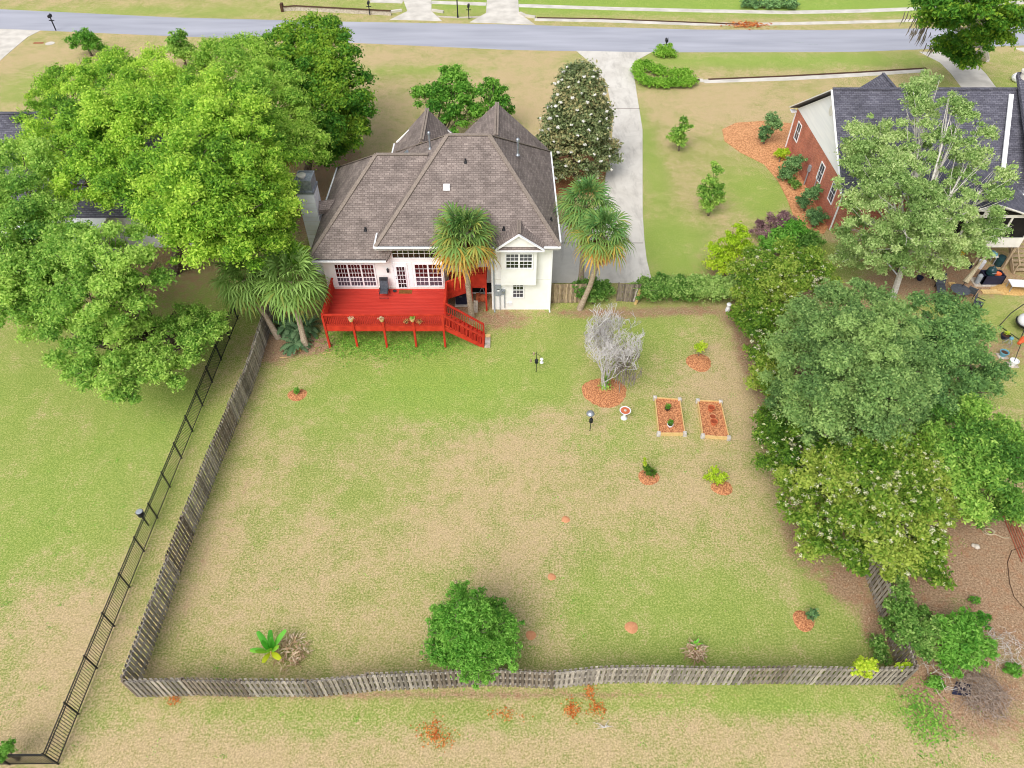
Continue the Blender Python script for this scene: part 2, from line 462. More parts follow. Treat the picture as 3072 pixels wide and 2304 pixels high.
dirt = blobs([(6.78, 36.96, 6, .7, .75), (11.57, 37.15, 6, .6, .75), (15.11, 33.13, .9, 3.5, .75), (15.27, 29.46, .8, 3.5, .65), (15.16, 24.17, .9, 3.5, .65), (15.19, 36.29, 1.4, 1.4, .75),
              (15.04, 19.15, 1.3, 2.5, .8), (16.42, 16.82, 1.4, 1.4, .9), (17.11, 14.92, 1.0, 2.0, .8), (23.69, 18.35, 3.6, 5, 1.0), (24.34, 15.86, 4, 4, .9), (21.26, 17.58, 2, 2, .9), (19.44, 15.86, 2.2, 2, .9),
              (19.95, 11.92, 3.4, 2.6, .9), (22.00, 11.92, 2, 2.4, .7), (-15.37, 34.00, 1.9, 2.2, 1.0), (-13.50, 33.78, 2.4, 1.2, .9), (-0.82, 36.29, 2.6, 1.4, .7), (-3.77, 38.73, 3, 2.6, .9),
              (29.99, 40.28, 5, 2.4, 1.0), (32.55, 40.82, 5, 2.2, 1.0), (25.14, 38.73, 5, 2.5, .55), (20.70, 45.36, 2.5, 2.5, .7), (-23.59, 40.82, 6, 5, .5), (-26.12, 41.36, 8, 7, .6),
              (31.29, 33.13, 3.2, 2.2, .6), (-32.62, 46.59, 14, 10, .6), (18.18, 40.82, 5, 4, .8), (20.46, 27.59, 5, 9, .8), (19.53, 21.10, 4, 5, .8), (-16.27, 57.94, 3.4, 4.5, .85), (-16.35, 51.89, 1.4, 7, .9),
              (-16.72, 25.83, .5, 6, .45), (-15.41, 17.07, .45, 7, .4), (-17.98, 12.53, .5, 5, .3), (-4.18, 11.46, 15, .28, .65), (8.04, 11.72, 12, .25, .6), (-14.66, 21.10, .4, 7, .45), (-15.70, 15.86, .35, 6, .45), (-8.84, 37.73, 5, 1.0, .5)])
nv = len(gx); mv = len(gy)
V = np.stack([GX.ravel(), GY.ravel(), np.zeros(GX.size)], 1)
idx = np.arange(nv * mv).reshape(mv, nv)
F = np.stack([idx[:-1, :-1].ravel(), idx[:-1, 1:].ravel(), idx[1:, 1:].ravel(), idx[1:, :-1].ravel()], 1)

m, nt, b = new_mat('lawn')
L = nt.links
tc = nd(nt, 'ShaderNodeTexCoord')
at = nd(nt, 'ShaderNodeAttribute', attribute_name='cover')
sep = nd(nt, 'ShaderNodeSeparateColor')
L.new(at.outputs['Color'], sep.inputs[0])
def noise(scale, detail, rough=0.55, dist=0.0, stretch=None):
    n = nd(nt, 'ShaderNodeTexNoise')
    n.inputs['Scale'].default_value = scale; n.inputs['Detail'].default_value = detail
    n.inputs['Roughness'].default_value = rough; n.inputs['Distortion'].default_value = dist
    if stretch:
        mp = nd(nt, 'ShaderNodeMapping'); mp.inputs['Scale'].default_value = stretch
        L.new(tc.outputs['Object'], mp.inputs['Vector']); L.new(mp.outputs[0], n.inputs['Vector'])
    else:
        L.new(tc.outputs['Object'], n.inputs['Vector'])
    return n.outputs['Fac']
def ramp(fac, a, b_, ca=(0, 0, 0, 1), cb=(1, 1, 1, 1)):
    r = nd(nt, 'ShaderNodeValToRGB')
    r.color_ramp.elements[0].position = a; r.color_ramp.elements[1].position = b_
    r.color_ramp.elements[0].color = ca; r.color_ramp.elements[1].color = cb
    L.new(fac, r.inputs['Fac']); return r.outputs[0]
def math_(op, a, b_, clamp=False):
    n = nd(nt, 'ShaderNodeMath', operation=op); n.use_clamp = clamp
    for i, q in enumerate((a, b_)):
        if isinstance(q, (int, float)): n.inputs[i].default_value = q
        else: L.new(q, n.inputs[i])
    return n.outputs[0]
def mix(fac, a, b_, mode='MIX'):
    n = nd(nt, 'ShaderNodeMix', data_type='RGBA', blend_type=mode)
    for s_, q in ((n.inputs['Factor'], fac), (n.inputs['A'], a), (n.inputs['B'], b_)):
        if isinstance(q, (int, float)): s_.default_value = q
        elif isinstance(q, tuple): s_.default_value = q
        else: L.new(q, s_)
    return n.outputs['Result']
n_big = noise(0.10, 4, 0.6, 0.5)
n_mid = noise(0.42, 7, 0.7, 0.3)
n_pat = noise(1.9, 7, 0.75, 0.2)
n_fine = noise(11.0, 6, 0.8)
n_blade = noise(30.0, 3, 0.8)
green = mix(ramp(n_mid, 0.38, 0.62), C(134, 146, 72), C(160, 160, 88))
green = mix(ramp(n_fine, 0.42, 0.6), green, C(180, 174, 112))
lushc = mix(ramp(n_pat, 0.36, 0.64), C(106, 156, 52), C(144, 178, 66))
lushc = mix(ramp(n_fine, 0.44, 0.62), lushc, C(158, 182, 84))
tan = mix(ramp(n_pat, 0.4, 0.6), C(178, 158, 110), C(192, 166, 128))
tan = mix(ramp(n_fine, 0.42, 0.6), tan, C(204, 182, 142))
# how much thatch shows
f1 = math_('MULTIPLY', n_mid, 1.0)
f2 = math_('MULTIPLY', n_pat, 0.8)
f3 = math_('MULTIPLY', n_fine, 1.5)
fs_ = math_('ADD', math_('ADD', f1, f2), f3)
f4 = math_('ADD', fs_, math_('MULTIPLY', n_big, 0.45))
f5 = math_('ADD', f4, math_('MULTIPLY', sep.outputs[1], 0.26))
f6 = math_('SUBTRACT', f5, math_('MULTIPLY', sep.outputs[0], 0.34))
tanf = ramp(f6, 0.0, 1.0)
mr = nd(nt, 'ShaderNodeMapRange'); mr.interpolation_type = 'SMOOTHSTEP'
mr.inputs['From Min'].default_value = 1.63; mr.inputs['From Max'].default_value = 2.12
L.new(f6, mr.inputs['Value'])
base = mix(math_('MULTIPLY', sep.outputs[0], 0.7, True), green, lushc)
col = mix(mr.outputs[0], base, tan)
# leaf-covered earth
earth = mix(ramp(n_fine, 0.38, 0.62), C(136, 108, 84), C(190, 160, 130))
earth = mix(math_('MULTIPLY', ramp(n_pat, 0.5, 0.68), .6), earth, C(172, 120, 88))
ef = math_('ADD', sep.outputs[2], math_('MULTIPLY', math_('SUBTRACT', n_pat, 0.5), 1.0))
ef = math_('ADD', ef, math_('MULTIPLY', math_('SUBTRACT', n_fine, 0.5), 0.7))
mr2 = nd(nt, 'ShaderNodeMapRange'); mr2.interpolation_type = 'SMOOTHSTEP'
mr2.inputs['From Min'].default_value = 0.32; mr2.inputs['From Max'].default_value = 0.72
L.new(ef, mr2.inputs['Value'])
col = mix(mr2.outputs[0], col, earth)
blade = ramp(math_('ADD', math_('MULTIPLY', n_blade, .5), math_('MULTIPLY', n_fine, .5)), 0.38, 0.62, (0.6, 0.62, 0.6, 1), (1.3, 1.3, 1.3, 1))
col = mix(1.0, col, blade, 'MULTIPLY')
L.new(col, b.inputs['Base Color'])
b.inputs['Roughness'].default_value = 0.95
b.inputs['Specular IOR Level'].default_value = 0.1
bp = nd(nt, 'ShaderNodeBump'); bp.inputs['Strength'].default_value = 0.6; bp.inputs['Distance'].default_value = 0.05
L.new(math_('ADD', n_fine, n_blade), bp.inputs['Height']); L.new(bp.outputs[0], b.inputs['Normal'])
ground = np_mesh('ground', V, F, m)
ca = ground.data.attributes.new('cover', 'FLOAT_COLOR', 'POINT')
ca.data.foreach_set('color', np.stack([lush.ravel(), dry.ravel(), dirt.ravel(), np.ones(lush.size)], 1).astype(np.float32).ravel())
tag(ground, kind='structure')

def sheet(name, pts, z, mat, t=0.05, uv=False, **kw):
    """flat paving laid z above the ground"""
    s = MB().slab([(x, y, z) for x, y in pts], t)
    return tag(s.build(name, mat, uv=uv), kind='structure', **kw)

def strip(name, line, w, z, mat):
    s = MB()
    n = len(line)
    Ls, Rs = [], []
    for i in range(n):
        a = Vector(line[max(i - 1, 0)]); c = Vector(line[min(i + 1, n - 1)])
        d = (c - a).normalized(); nn = Vector((-d.y, d.x))
        p = Vector(line[i])
        Ls.append(p + nn * w / 2); Rs.append(p - nn * w / 2)
    for i in range(n - 1):
        s.slab([(Rs[i].x, Rs[i].y, z), (Rs[i + 1].x, Rs[i + 1].y, z), (Ls[i + 1].x, Ls[i + 1].y, z), (Ls[i].x, Ls[i].y, z)], 0.05)
    return tag(s.build(name, mat), kind='structure')

M_road = pmat('grey_blue_asphalt', C(174, 175, 185), C(152, 154, 164), 0.6, 0.85, detail=8, stretch=(0.15, 1, 1), contrast=(0.3, 0.7))
roadn = [(-140, 98.5), (-100, 92.9)] + [(-60.20, 87.75), (-39.32, 85.52), (-18.72, 83.63), (-0.05, 81.55), (15.10, 80.91), (38.26, 81.04), (57.77, 82.84)] + [(100, 87.5), (140, 93)]
roadf = [(-140, 106.0), (-100, 100.0)] + [(-63.30, 94.03), (-40.65, 91.26), (-19.72, 89.92), (-0.33, 89.05), (21.39, 87.47), (37.64, 87.33), (60.55, 88.47)] + [(100, 94.6), (140, 100)]
s = MB()
for i in range(len(roadn) - 1):
    s.slab([(*roadn[i], 0.012), (*roadn[i + 1], 0.012), (*roadf[i + 1], 0.012), (*roadf[i], 0.012)], 0.05)
tag(s.build('road', M_road), kind='structure')

# stained concrete of the long driveway
m, nt, b = new_mat('stained_driveway_concrete'); L = nt.links
tc = nd(nt, 'ShaderNodeTexCoord')
col = mix(ramp(noise(0.35, 8, 0.7, 0.6), 0.35, 0.7), C(216, 211, 202), C(192, 186, 176))
col = mix(math_('MULTIPLY', ramp(noise(0.8, 8, 0.75, 0.3, (1.4, 0.35, 1)), 0.5, 0.75), 0.6), col, C(136, 130, 122))
L.new(col, b.inputs['Base Color']); b.inputs['Roughness'].default_value = 0.9
M_olddrive = m
dl = [(7.16, 81.29), (8.68, 77.60), (9.76, 73.02), (9.77, 65.85), (8.87, 58.75), (8.02, 54.81), (7.40, 50.50), (6.80, 46.59)] + [(2.75, 46.6), (2.75, 40.2)]
dr = [(13.97, 80.91), (12.93, 76.41), (12.61, 70.87), (12.23, 63.07), (11.00, 53.32), (10.48, 49.15), (10.14, 45.36)] + [(10.0, 43.0), (10.05, 40.2)]
s = MB()
NL = len(dr)
dl2 = dl[:7] + [dl[8], dl[9]]
for i in range(NL - 1):
    s.slab([(*dl2[i], 0.03), (*dr[i], 0.03), (*dr[i + 1], 0.03), (*dl2[i + 1], 0.03)], 0.06)
dw = tag(s.build('driveway', M_olddrive), kind='structure')
sheet('driveway_apron', [(13.82, 80.91), (15.51, 80.91), (14.73, 80.03), (13.55, 78.68)], 0.034, M_concrete)
for x0_, y0_ in ((32.02, 83.63), (33.45, 83.11), (15.24, 81.94)):
    sheet('tar_patch', [(x0_, y0_), (x0_ + 1.1, y0_ - .05), (x0_ + 1.2, y0_ + .12), (x0_ + .1, y0_ + .18)], 0.016, M_greymetal, 0.02)
sheet('driveway_joint', [(2.8, 45.0), (10.0, 45.0), (10.0, 45.06), (2.8, 45.06)], 0.034, M_soil, 0.01)
sheet('driveway_joint', [(9.6, 67.3), (12.5, 67.3), (12.5, 67.36), (9.6, 67.36)], 0.034, M_soil, 0.01)
sheet('neighbour_driveway', [(-63.61, 88.04), (-55.15, 87.19), (-55.76, 85.25), (-55.76, 81.94), (-55.70, 78.68), (-55.77, 73.02)], 0.02, M_concrete)
sheet('neighbour_driveway', [(-14.11, 98.59), (-10.31, 98.59), (-9.91, 93.40), (-8.38, 90.13), (-14.70, 90.57), (-12.87, 93.40)], 0.02, M_concrete)
sheet('neighbour_driveway', [(-3.20, 98.59), (0.77, 98.59), (0.85, 92.78), (2.75, 88.97), (-5.09, 89.70), (-3.17, 92.78)], 0.02, M_concrete)
sheet('neighbour_driveway', [(45.20, 81.04), (49.16, 81.04), (50.12, 78.80), (50.01, 75.26), (49.40, 70.87), (45.88, 70.87), (46.34, 75.26), (46.34, 78.20)], 0.02, M_concrete)
sheet('neighbour_driveway', [(56.24, 82.06), (60.14, 82.58), (58.18, 78.80)], 0.02, M_concrete)
strip('sidewalk', [(0.81, 95.30), (11.13, 94.34), (22.47, 93.56), (33.71, 92.94), (42.37, 93.40), (50.37, 94.19), (67.54, 96.92)], 1.1, 0.02, M_concrete)
strip('sidewalk', [(-10.15, 96.43), (-3.25, 95.78)], 1.1, 0.02, M_concrete)
strip('sidewalk', [(-17.91, 96.92), (-13.78, 96.59)], 1.1, 0.02, M_concrete)
strip('drainage_swale', [(2.73, 90.66), (10.77, 90.22), (21.70, 89.19), (29.96, 89.19), (38.35, 89.63), (48.87, 90.37), (65.65, 93.25)], 0.9, 0.012, M_concrete)
strip('drainage_swale', [(-9.61, 91.71), (-6.50, 91.26), (-3.14, 91.56)], 0.5, 0.012, M_stone)
strip('drainage_swale', [(19.88, 73.46), (28.71, 74.13), (36.26, 75.03), (44.03, 76.18)], 0.85, 0.014, M_concrete)
# low earth banks beside the swales
s = MB()
for ln in ([(3.02, 91.11), (10.82, 90.81), (19.06, 89.92), (28.24, 88.90)], [(20.45, 73.90), (28.86, 74.69), (36.45, 75.60), (44.21, 76.65)]):
    for i in range(len(ln) - 1):
        s.beam((*ln[i], 0.03), (*ln[i + 1], 0.03), 0.22, 0.1)
tag(s.build('ditch_bank', M_soil), kind='structure')

# pine straw bed beside the brick house
sb = [(19.69, 63.07), (21.27, 64.35), (24.00, 64.72), (26.93, 64.16), (29.13, 61.29), (26.35, 54.81), (25.58, 48.50), (24.17, 46.28), (23.00, 46.59), (22.44, 48.50), (22.61, 51.19), (22.58, 54.06), (22.06, 56.74), (20.47, 58.75), (19.46, 60.86)]
sheet('pine_straw_bed', sb, 0.05, M_straw, 0.08)
sheet('front_mulch_bed', [(3.39, 56.19), (8.19, 55.88), (7.60, 53.69), (7.06, 51.89), (3.42, 51.89)], 0.02, M_mulch)
sheet('front_mulch_bed', [(3.52, 57.53), (5.55, 58.75), (8.72, 58.10), (8.48, 57.29)], 0.016, M_mulch)
sheet('brick_path', [(3.41, 56.98), (5.87, 57.21), (8.43, 57.13), (8.19, 56.27), (5.82, 56.50), (3.47, 56.19)], 0.024, M_paver, uv=True)

# ------------------------------------------------------------------ windows and doors
def window(parent, o, u, n, w, h, sashes=1, cols=3, rows=4, glass=None, frame=0.09, name='window', rail=None, fmat=None, lower=None):
    """window on a wall: o = lower corner on the wall face, u along, n outward"""
    u, n = Vector(u), Vector(n); v = Vector((0, 0, 1))
    glass = glass or M_glass; fmat = fmat or M_white
    f = MB()
    f.obox(o, u, v, n, (0, w), (-frame, 0), (0.002, 0.06))
    f.obox(o, u, v, n, (0, w), (h, h + frame), (0.002, 0.06))
    f.obox(o, u, v, n, (-frame, 0), (-frame, h + frame), (0.002, 0.062))
    f.obox(o, u, v, n, (w, w + frame), (-frame, h + frame), (0.002, 0.062))
    sw = (w - (sashes - 1) * 0.1) / sashes
    mt = 0.024
    for i in range(sashes):
        x0 = i * (sw + 0.1)
        if i: f.obox(o, u, v, n, (x0 - 0.1, x0), (0, h), (0.002, 0.058))
        for c in range(1, cols):
            xc = x0 + sw * c / cols
            f.obox(o, u, v, n, (xc - mt / 2, xc + mt / 2), (0, h), (0.022, 0.036))
        for r in range(1, rows):
            t = 0.055 if rail == r else mt
            zc = h * r / rows
            f.obox(o, u, v, n, (x0, x0 + sw), (zc - t / 2, zc + t / 2), (0.02, 0.04 + (0.01 if rail == r else 0)))
    fr = f.build(name, fmat, parent)
    if rail and lower is not None:
        MB().obox(o, u, v, n, (0, w), (h * rail / rows, h), (0.004, 0.018)).build('pane', glass, fr)
        MB().obox(o, u, v, n, (0, w), (0, h * rail / rows - 0.002), (0.004, 0.018)).build('pane', lower, fr)
    else:
        MB().obox(o, u, v, n, (0, w), (0, h), (0.004, 0.018)).build('pane', glass, fr)
    return fr

# ------------------------------------------------------------------ the white house
house = thing('house', 'white stucco house with brown shingled hip roof behind the red deck', 'house', (-5, 42, 0))
S, Nn = (0, -1, 0), (1, 0, 0)
w = MB()
w.box(-12.3, -4.47, 37.3, 48.0, 0, 4.5)          # left wing
w.box(-8.0, -4.47, 37.302, 48.0, 4.5, 5.4)
w.box(-4.47, -1.36, 39.0, 48.0, 0, 5.4)
w.box(-1.36, 2.63, 37.32, 48.2, 0, 5.4)
wall = w.build('wall', M_stucco, house)
s = MB()
s.box(-1.37, 2.64, 37.305, 37.32, 2.60, 2.63); s.box(-11.9, -4.46, 37.26, 37.30, 1.86, 2.0)
s.build('band_board', M_trim, house)
s = MB(); s.box(-8.62, -4.4, 36.72, 37.33, 5.37, 5.41); s.box(-4.4, 3.0, 36.74, 39.0, 5.37, 5.41); s.box(-12.9, -8.05, 36.75, 37.3, 4.36, 4.40)
s.build('soffit', M_trim, house)

A, B, Cc, Dd = (-8.53, 36.68, 5.67), (3.0, 36.72, 5.67), (2.8, 48.6, 5.67), (-8.53, 48.5, 5.67)
R1, R2 = (-4.11, 42.68, 10.0), (-1.47, 42.68, 10.0)
s = MB()
for f in ((A, B, R2, R1), (B, Cc, R2), (Cc, Dd, R1, R2), (Dd, A, R1)):
    s.slab(list(f), 0.12)
s.build('main_roof', M_shingle, house, uv=True)
wa, wb, wr, wf = (-13.0, 36.70, 4.62), (-7.95, 36.70, 4.62), (-8.8, 42.4, 8.8), (-12.97, 48.16, 4.62)
wr2 = (-5.45, 42.4, 8.8)
s = MB()
s.slab([wa, wb, (-5.9, 40.0, 7.04), wr2, wr], 0.12)
s.slab([wf, wa, wr], 0.12)
s.slab([wf, wr, wr2, (-6.5, 48.1, 4.62)], 0.12)
s.build('wing_roof', M_shingle, house, uv=True)
# front gables
s = MB()
rx, y0, y1, hw, zr = -1.07, 44.0, 49.1, 3.75, 9.1
z0 = zr - hw * .93
s.slab([(rx, y0, zr), (rx, y1, zr), (rx - hw, y1, z0), (rx - hw, y0 + 3.0, z0)], 0.1)
s.slab([(rx, y0, zr), (rx, y1, zr), (rx + hw, y1, z0), (rx + hw, y0 + 3.0, z0)], 0.1)
s.slab([(-6.2, 45.7, 8.05), (-6.25, 50.4, 8.05), (-8.9, 50.4, 5.3), (-8.9, 47.0, 5.3)], 0.1)
s.slab([(-6.2, 45.7, 8.05), (-6.25, 50.4, 8.05), (-3.6, 50.4, 5.3), (-3.6, 45.7, 5.3)], 0.1)
s.build('front_gable_roof', M_shingle, house, uv=True)
s = MB()
for rx, y1, hw, z0 in ((-6.25, 50.3, 2.5, 7.95), (-1.07, 49.0, 3.6, 9.0)):
    s.add([(rx - hw, y1 - .1, 5.6), (rx + hw, y1 - .1, 5.6), (rx, y1 - .1, z0 - .1), (rx - hw, y1 - .3, 5.6), (rx + hw, y1 - .3, 5.6), (rx, y1 - .3, z0 - .1)],
          [(0, 1, 2), (5, 4, 3), (0, 3, 4, 1), (1, 4, 5, 2), (2, 5, 3, 0)])
s.build('gable_wall', M_stucco, house)
# ridge and hip caps
s = MB()
def cap(p, q, w_=0.26):
    p, q = Vector(p), Vector(q)
    s.beam(p + Vector((0, 0, .02)), q + Vector((0, 0, .02)), w_, 0.05)
for p, q in ((R1, R2), (A, R1), (B, R2), (Cc, R2), (Dd, R1), (wa, wr), (wf, wr), (wr, wr2)):
    cap(p, q)
for rx, y0, y1, zr in ((-6.22, 45.75, 50.4, 8.07), (-1.07, 44.35, 49.1, 9.12)):
    cap((rx - .07, y0, zr), (rx - .07, y1, zr), 0.14); cap((rx + .1, y0, zr), (rx + .1, y1, zr), 0.12)
s.build('ridge_cap', M_cap, house)

# bay over the lower window
bay = MB(); bay.box(-0.72, 1.58, 36.86, 37.32, 2.48, 5.37)
bay.build('bay', M_stucco, house)
s = MB()
pk, bl, br_ = (0.42, 36.45, 6.72), (-1.02, 36.45, 5.62), (1.98, 36.45, 5.62)
s.slab([pk, (0.42, 38.1, 6.72), (-1.02, 37.0, 5.9), bl], 0.08); s.slab([pk, (0.42, 38.1, 6.72), (1.98, 37.0, 5.9), br_], 0.08)
s.slab([(-1.0, 36.46, 5.56), (1.95, 36.46, 5.56), (1.5, 36.85, 5.85), (-0.55, 36.85, 5.85)], 0.04)
bayr = s.build('bay_roof', M_shingle, house, uv=True)
s = MB(); s.beam((-1.04, 36.42, 5.6), (0.42, 36.42, 6.71), .06, .17, (0, -1, 0)); s.beam((0.42, 36.42, 6.71), (2.0, 36.42, 5.6), .06, .17, (0, -1, 0))
s.box(-1.08, 2.04, 36.40, 36.47, 5.46, 5.56)
s.build('rake_trim', M_white, bayr)
s = MB(); s.box(-0.1, 0.95, 36.60, 36.64, 5.75, 6.25); s.add([(-.75, 36.62, 5.7), (1.65, 36.62, 5.7), (.42, 36.62, 6.6)], [(0, 1, 2)])
s.build('gable_panel', M_stucco, bayr)
s = MB(); s.beam((0.36, 36.6, 6.76), (0.36, 38.0, 6.76), .1, .05); s.beam((0.5, 36.6, 6.76), (0.5, 38.0, 6.76), .1, .05)
s.build('ridge_cap', M_cap, bayr)

# gutters and downspouts
s = MB()
for p, q in (((-8.6, 36.62, 5.64), (-1.1, 36.62, 5.64)), ((1.98, 36.64, 5.64), (3.06, 36.64, 5.64)), ((-8.62, 36.6, 5.64), (-8.62, 38.3, 5.64)), ((3.06, 37.2, 5.62), (2.87, 48.6, 5.62)),
             ((-13.05, 36.64, 4.56), (-8.0, 36.64, 4.56)), ((-13.06, 41.9, 4.58), (-13.03, 48.16, 4.58)), ((-8.95, 48.4, 5.28), (-8.95, 50.4, 5.28))):
    MB().beam(p, q, 0.1, 0.1).build('gutter', M_white, house)
s = MB(); s.box(-13.0, -8.0, 36.70, 36.74, 4.585, 4.66); s.box(-8.5, -1.1, 36.68, 36.72, 5.66, 5.72); s.build('drip_edge', M_blackm, house)
for x in (2.56, -0.98 - 0.22):
    s = MB(); s.box(x - .04, x + .04, 37.2, 37.29, 0.12, 5.35); s.beam((x, 37.22, .12), (x + .02, 36.98, .03), .09, .08)
    s.build('downspout', M_white if x > 0 else M_greymetal, house)

# chimney
s = MB(); s.box(-14.15, -13.06, 41.2, 42.5, 0, 6.62)
ch = s.build('chimney', M_siding, house, uv=True)
s = MB()
for i in range(18): s.box(-14.17, -13.045, 41.185, 42.515, .3 + i * .35, .315 + i * .35)
s.build('siding_lap', M_trim, ch)
s = MB(); s.box(-14.2, -13.02, 41.14, 42.55, 6.62, 6.78); s.box(-14.12, -13.08, 41.22, 42.48, 6.78, 7.5)
s.box(-14.14, -13.06, 41.2, 41.26, 7.5, 7.58); s.box(-14.14, -13.06, 42.44, 42.5, 7.5, 7.58); s.box(-14.14, -14.08, 41.26, 42.44, 7.5, 7.58); s.box(-13.12, -13.06, 41.26, 42.44, 7.5, 7.58)
s.build('chimney_cap', M_metal, ch)
MB().lathe((-13.75, 41.75, 7.5), [(.2, 0), (.2, .12), (.3, .14), (.3, .22), (.05, .24), (.0001, .24)], 20).build('flue', M_concrete, ch)
s = MB(); s.slab([(-13.05, 41.4, 5.25), (-12.3, 41.4, 5.35), (-11.9, 42.0, 5.75), (-13.05, 42.0, 5.6)], .3); s.build('cricket', M_shingle, house, uv=True)

# roof vents
def roofpipe(x, y, z, r, h, mat, name, capw=None):
    s = MB(); s.lathe((x, y, z - .15), [(r * 2.2, 0.1), (r * 1.3, .2), (r, .24), (r, h + .15)], 12)
    if capw: s.lathe((x, y, z + h), [(capw, -.02), (capw, .12), (capw * .5, .2), (.0001, .21)], 12)
    return s.build(name, mat, house)
roofpipe(-5.35, 43.1, 8.86, .06, .95, M_metal, 'flue_pipe', .1)
roofpipe(.38, 43.2, 8.35, .07, .95, M_metal, 'flue_pipe', .13)
roofpipe(-2.95, 41.2, 8.92, .06, .22, M_blackm, 'plumbing_vent')
roofpipe(-9.35, 38.3, 5.8, .06, .18, M_blackm, 'plumbing_vent')
roofpipe(-.52, 37.6, 6.33, .06, .2, M_blackm, 'plumbing_vent')
roofpipe(2.5, 38.9, 6.15, .05, .2, M_blackm, 'plumbing_vent')
s = MB(); s.obox((-4.12, 39.75, 7.99), (1, 0, 0), (0, .81, .585), (0, -.585, .81), (-.2, .2), (-.22, .22), (0, .04)); s.obox((-4.12, 39.75, 7.99), (1, 0, 0), (0, .81, .585), (0, -.585, .81), (-.14, .14), (-.14, .14), (.04, .13))
s.build('roof_vent', M_white, house)
s = MB(); s.obox((-7.05, 43.9, 8.0), (.7, 0, .7), (0, 1, 0), (-.7, 0, .7), (-.16, .16), (-.2, .2), (0, .14)); s.build('roof_vent', M_metal, house)

# windows: sun room, door, pair, transom
window(house, (-11.52, 37.3, 2.12), Nn, S, 2.5, 1.74, 3, 4, 5, M_glass_red, rail=2, lower=M_glass_grey)
window(house, (-6.32, 37.3, 2.12), Nn, S, 1.68, 1.74, 2, 3, 5, M_glass_red, rail=2, lower=M_glass_grey)
window(house, (-7.66, 37.3, 4.40), Nn, S, 3.08, 0.66, 1, 9, 2, M_glass_green, name='transom_window')
window(house, (-0.36, 36.86, 3.92), Nn, S, 1.62, 1.08, 2, 3, 4, M_glass_grey, rail=2, lower=M_glass)
window(house, (0.08, 37.32, 1.12), Nn, S, 0.66, 1.24, 1, 3, 4, M_glass, rail=2, lower=M_glass_grey)
s = MB(); s.box(-7.72, -6.82, 37.25, 37.305, 1.87, 3.98)
door = s.build('door', M_white, house)
window(door, (-7.52, 37.25, 2.0), Nn, S, 0.52, 1.72, 1, 3, 5, M_glass, frame=.04, name='door_window')
s = MB(); s.ball((-7.62, 37.2, 2.8), .04); s.build('handle', M_metal, door); MB().ball((-7.62, 37.2, 2.95), .03).build('deadbolt', M_metal, door)
s = MB(); s.box(-6.78, -6.5, 37.27, 37.305, 1.87, 3.98); s.box(-7.82, -7.74, 37.27, 37.305, 1.87, 4.02); s.box(-8.0, -4.5, 37.275, 37.303, 4.06, 4.28); s.build('door_casing', M_white, house)
s = MB(); s.box(-8.17, -8.03, 37.14, 37.3, 3.3, 3.34); s.lathe((-8.1, 37.2, 3.3), [(.03, .3), (.08, .22), (.09, .2), (.06, 0.02), (.03, -.04)], 8); s.build('wall_lantern', M_blackm, house)
# recess: windows over the landing
window(house, (-4.35, 39.0, 2.95), Nn, S, 1.35, 1.3, 1, 5, 1, M_glass, name='window')
window(house, (-2.72, 39.0, 2.95), Nn, S, 1.1, 1.3, 1, 1, 2, M_glass_red, name='window')
s = MB(); s.box(-4.45, -1.38, 38.94, 38.995, .2, 1.0); s.build('under_landing_shade', M_dark, house)  # dark panel standing in for the shade beneath the landing
# service boxes
s = MB(); s.box(-1.12, -.74, 37.16, 37.31, 1.32, 2.18); bx = s.build('electrical_panel', M_greymetal, house)
MB().box(-.98, -.84, 37.15, 37.162, 1.72, 1.84).build('warning_label', M_white, bx)
MB().box(-1.0, -.82, 37.148, 37.159, 1.86, 1.90).build('panel_latch', M_blackm, bx)
s = MB(); s.box(-.72, -.46, 37.2, 37.31, 1.38, 1.8); s.build('meter_box', M_greymetal, house)
s = MB(); s.tube([(-.59, 37.2, 1.66), (-.59, 37.1, 1.66)], .09, 14); s.build('electric_meter', M_metal, house)
s = MB(); s.tube([(-.82, 37.24, 1.32), (-.82, 37.24, 0)], .03); s.tube([(-.5, 37.24, 1.4), (-.5, 37.24, .2), (-.5, 37.32, .16)], .03); s.build('conduit', M_greymetal, house)
s = MB(); s.box(-.22, -.02, 37.24, 37.31, .42, .66); s.box(-.33, -.27, 37.26, 37.31, .52, .62); s.build('outlet_box', M_white, house)

# ------------------------------------------------------------------ red deck
deck = thing('deck', 'red stained raised wooden deck with stairs behind the white house', 'deck', (-8, 35, 0))
DX0, DX1, DY0, DY1, DZ = -11.85, -4.3, 33.6, 37.29, 1.86
s = MB()
for i in range(26):
    y = DY0 - .04 + i * (DY1 - DY0 + .02) / 26
    s.box(DX0 - .03, DX1 + .03, y, y + .130, DZ - .04, DZ)
s.build('floor_boards', M_redfloor, deck)
s = MB(); s.box(DX0, DX1, DY0 - .05, DY0 - .01, 1.42, DZ - .005); s.box(DX0 - .04, DX0, DY0 - .05, DY1, 1.42, DZ - .005); s.box(DX1, DX1 + .04, DY0 - .05, DY1, 1.42, DZ - .005)
s.box(DX0, DX1, DY0, DY1, DZ - .10, DZ - .045)
s.build('rim_joist', M_red, deck)
for x in (-11.84, -10.05, -8.13, -6.22, -4.34):
    MB().box(x - .065, x + .065, DY0 - .12, DY0 + .01, 0, 2.72).build('post', M_red, deck)
for x in (-11.8, -8.1, -4.4):
    MB().box(x - .06, x + .06, 35.8, 35.92, 0, 1.5).build('post', M_red, deck)
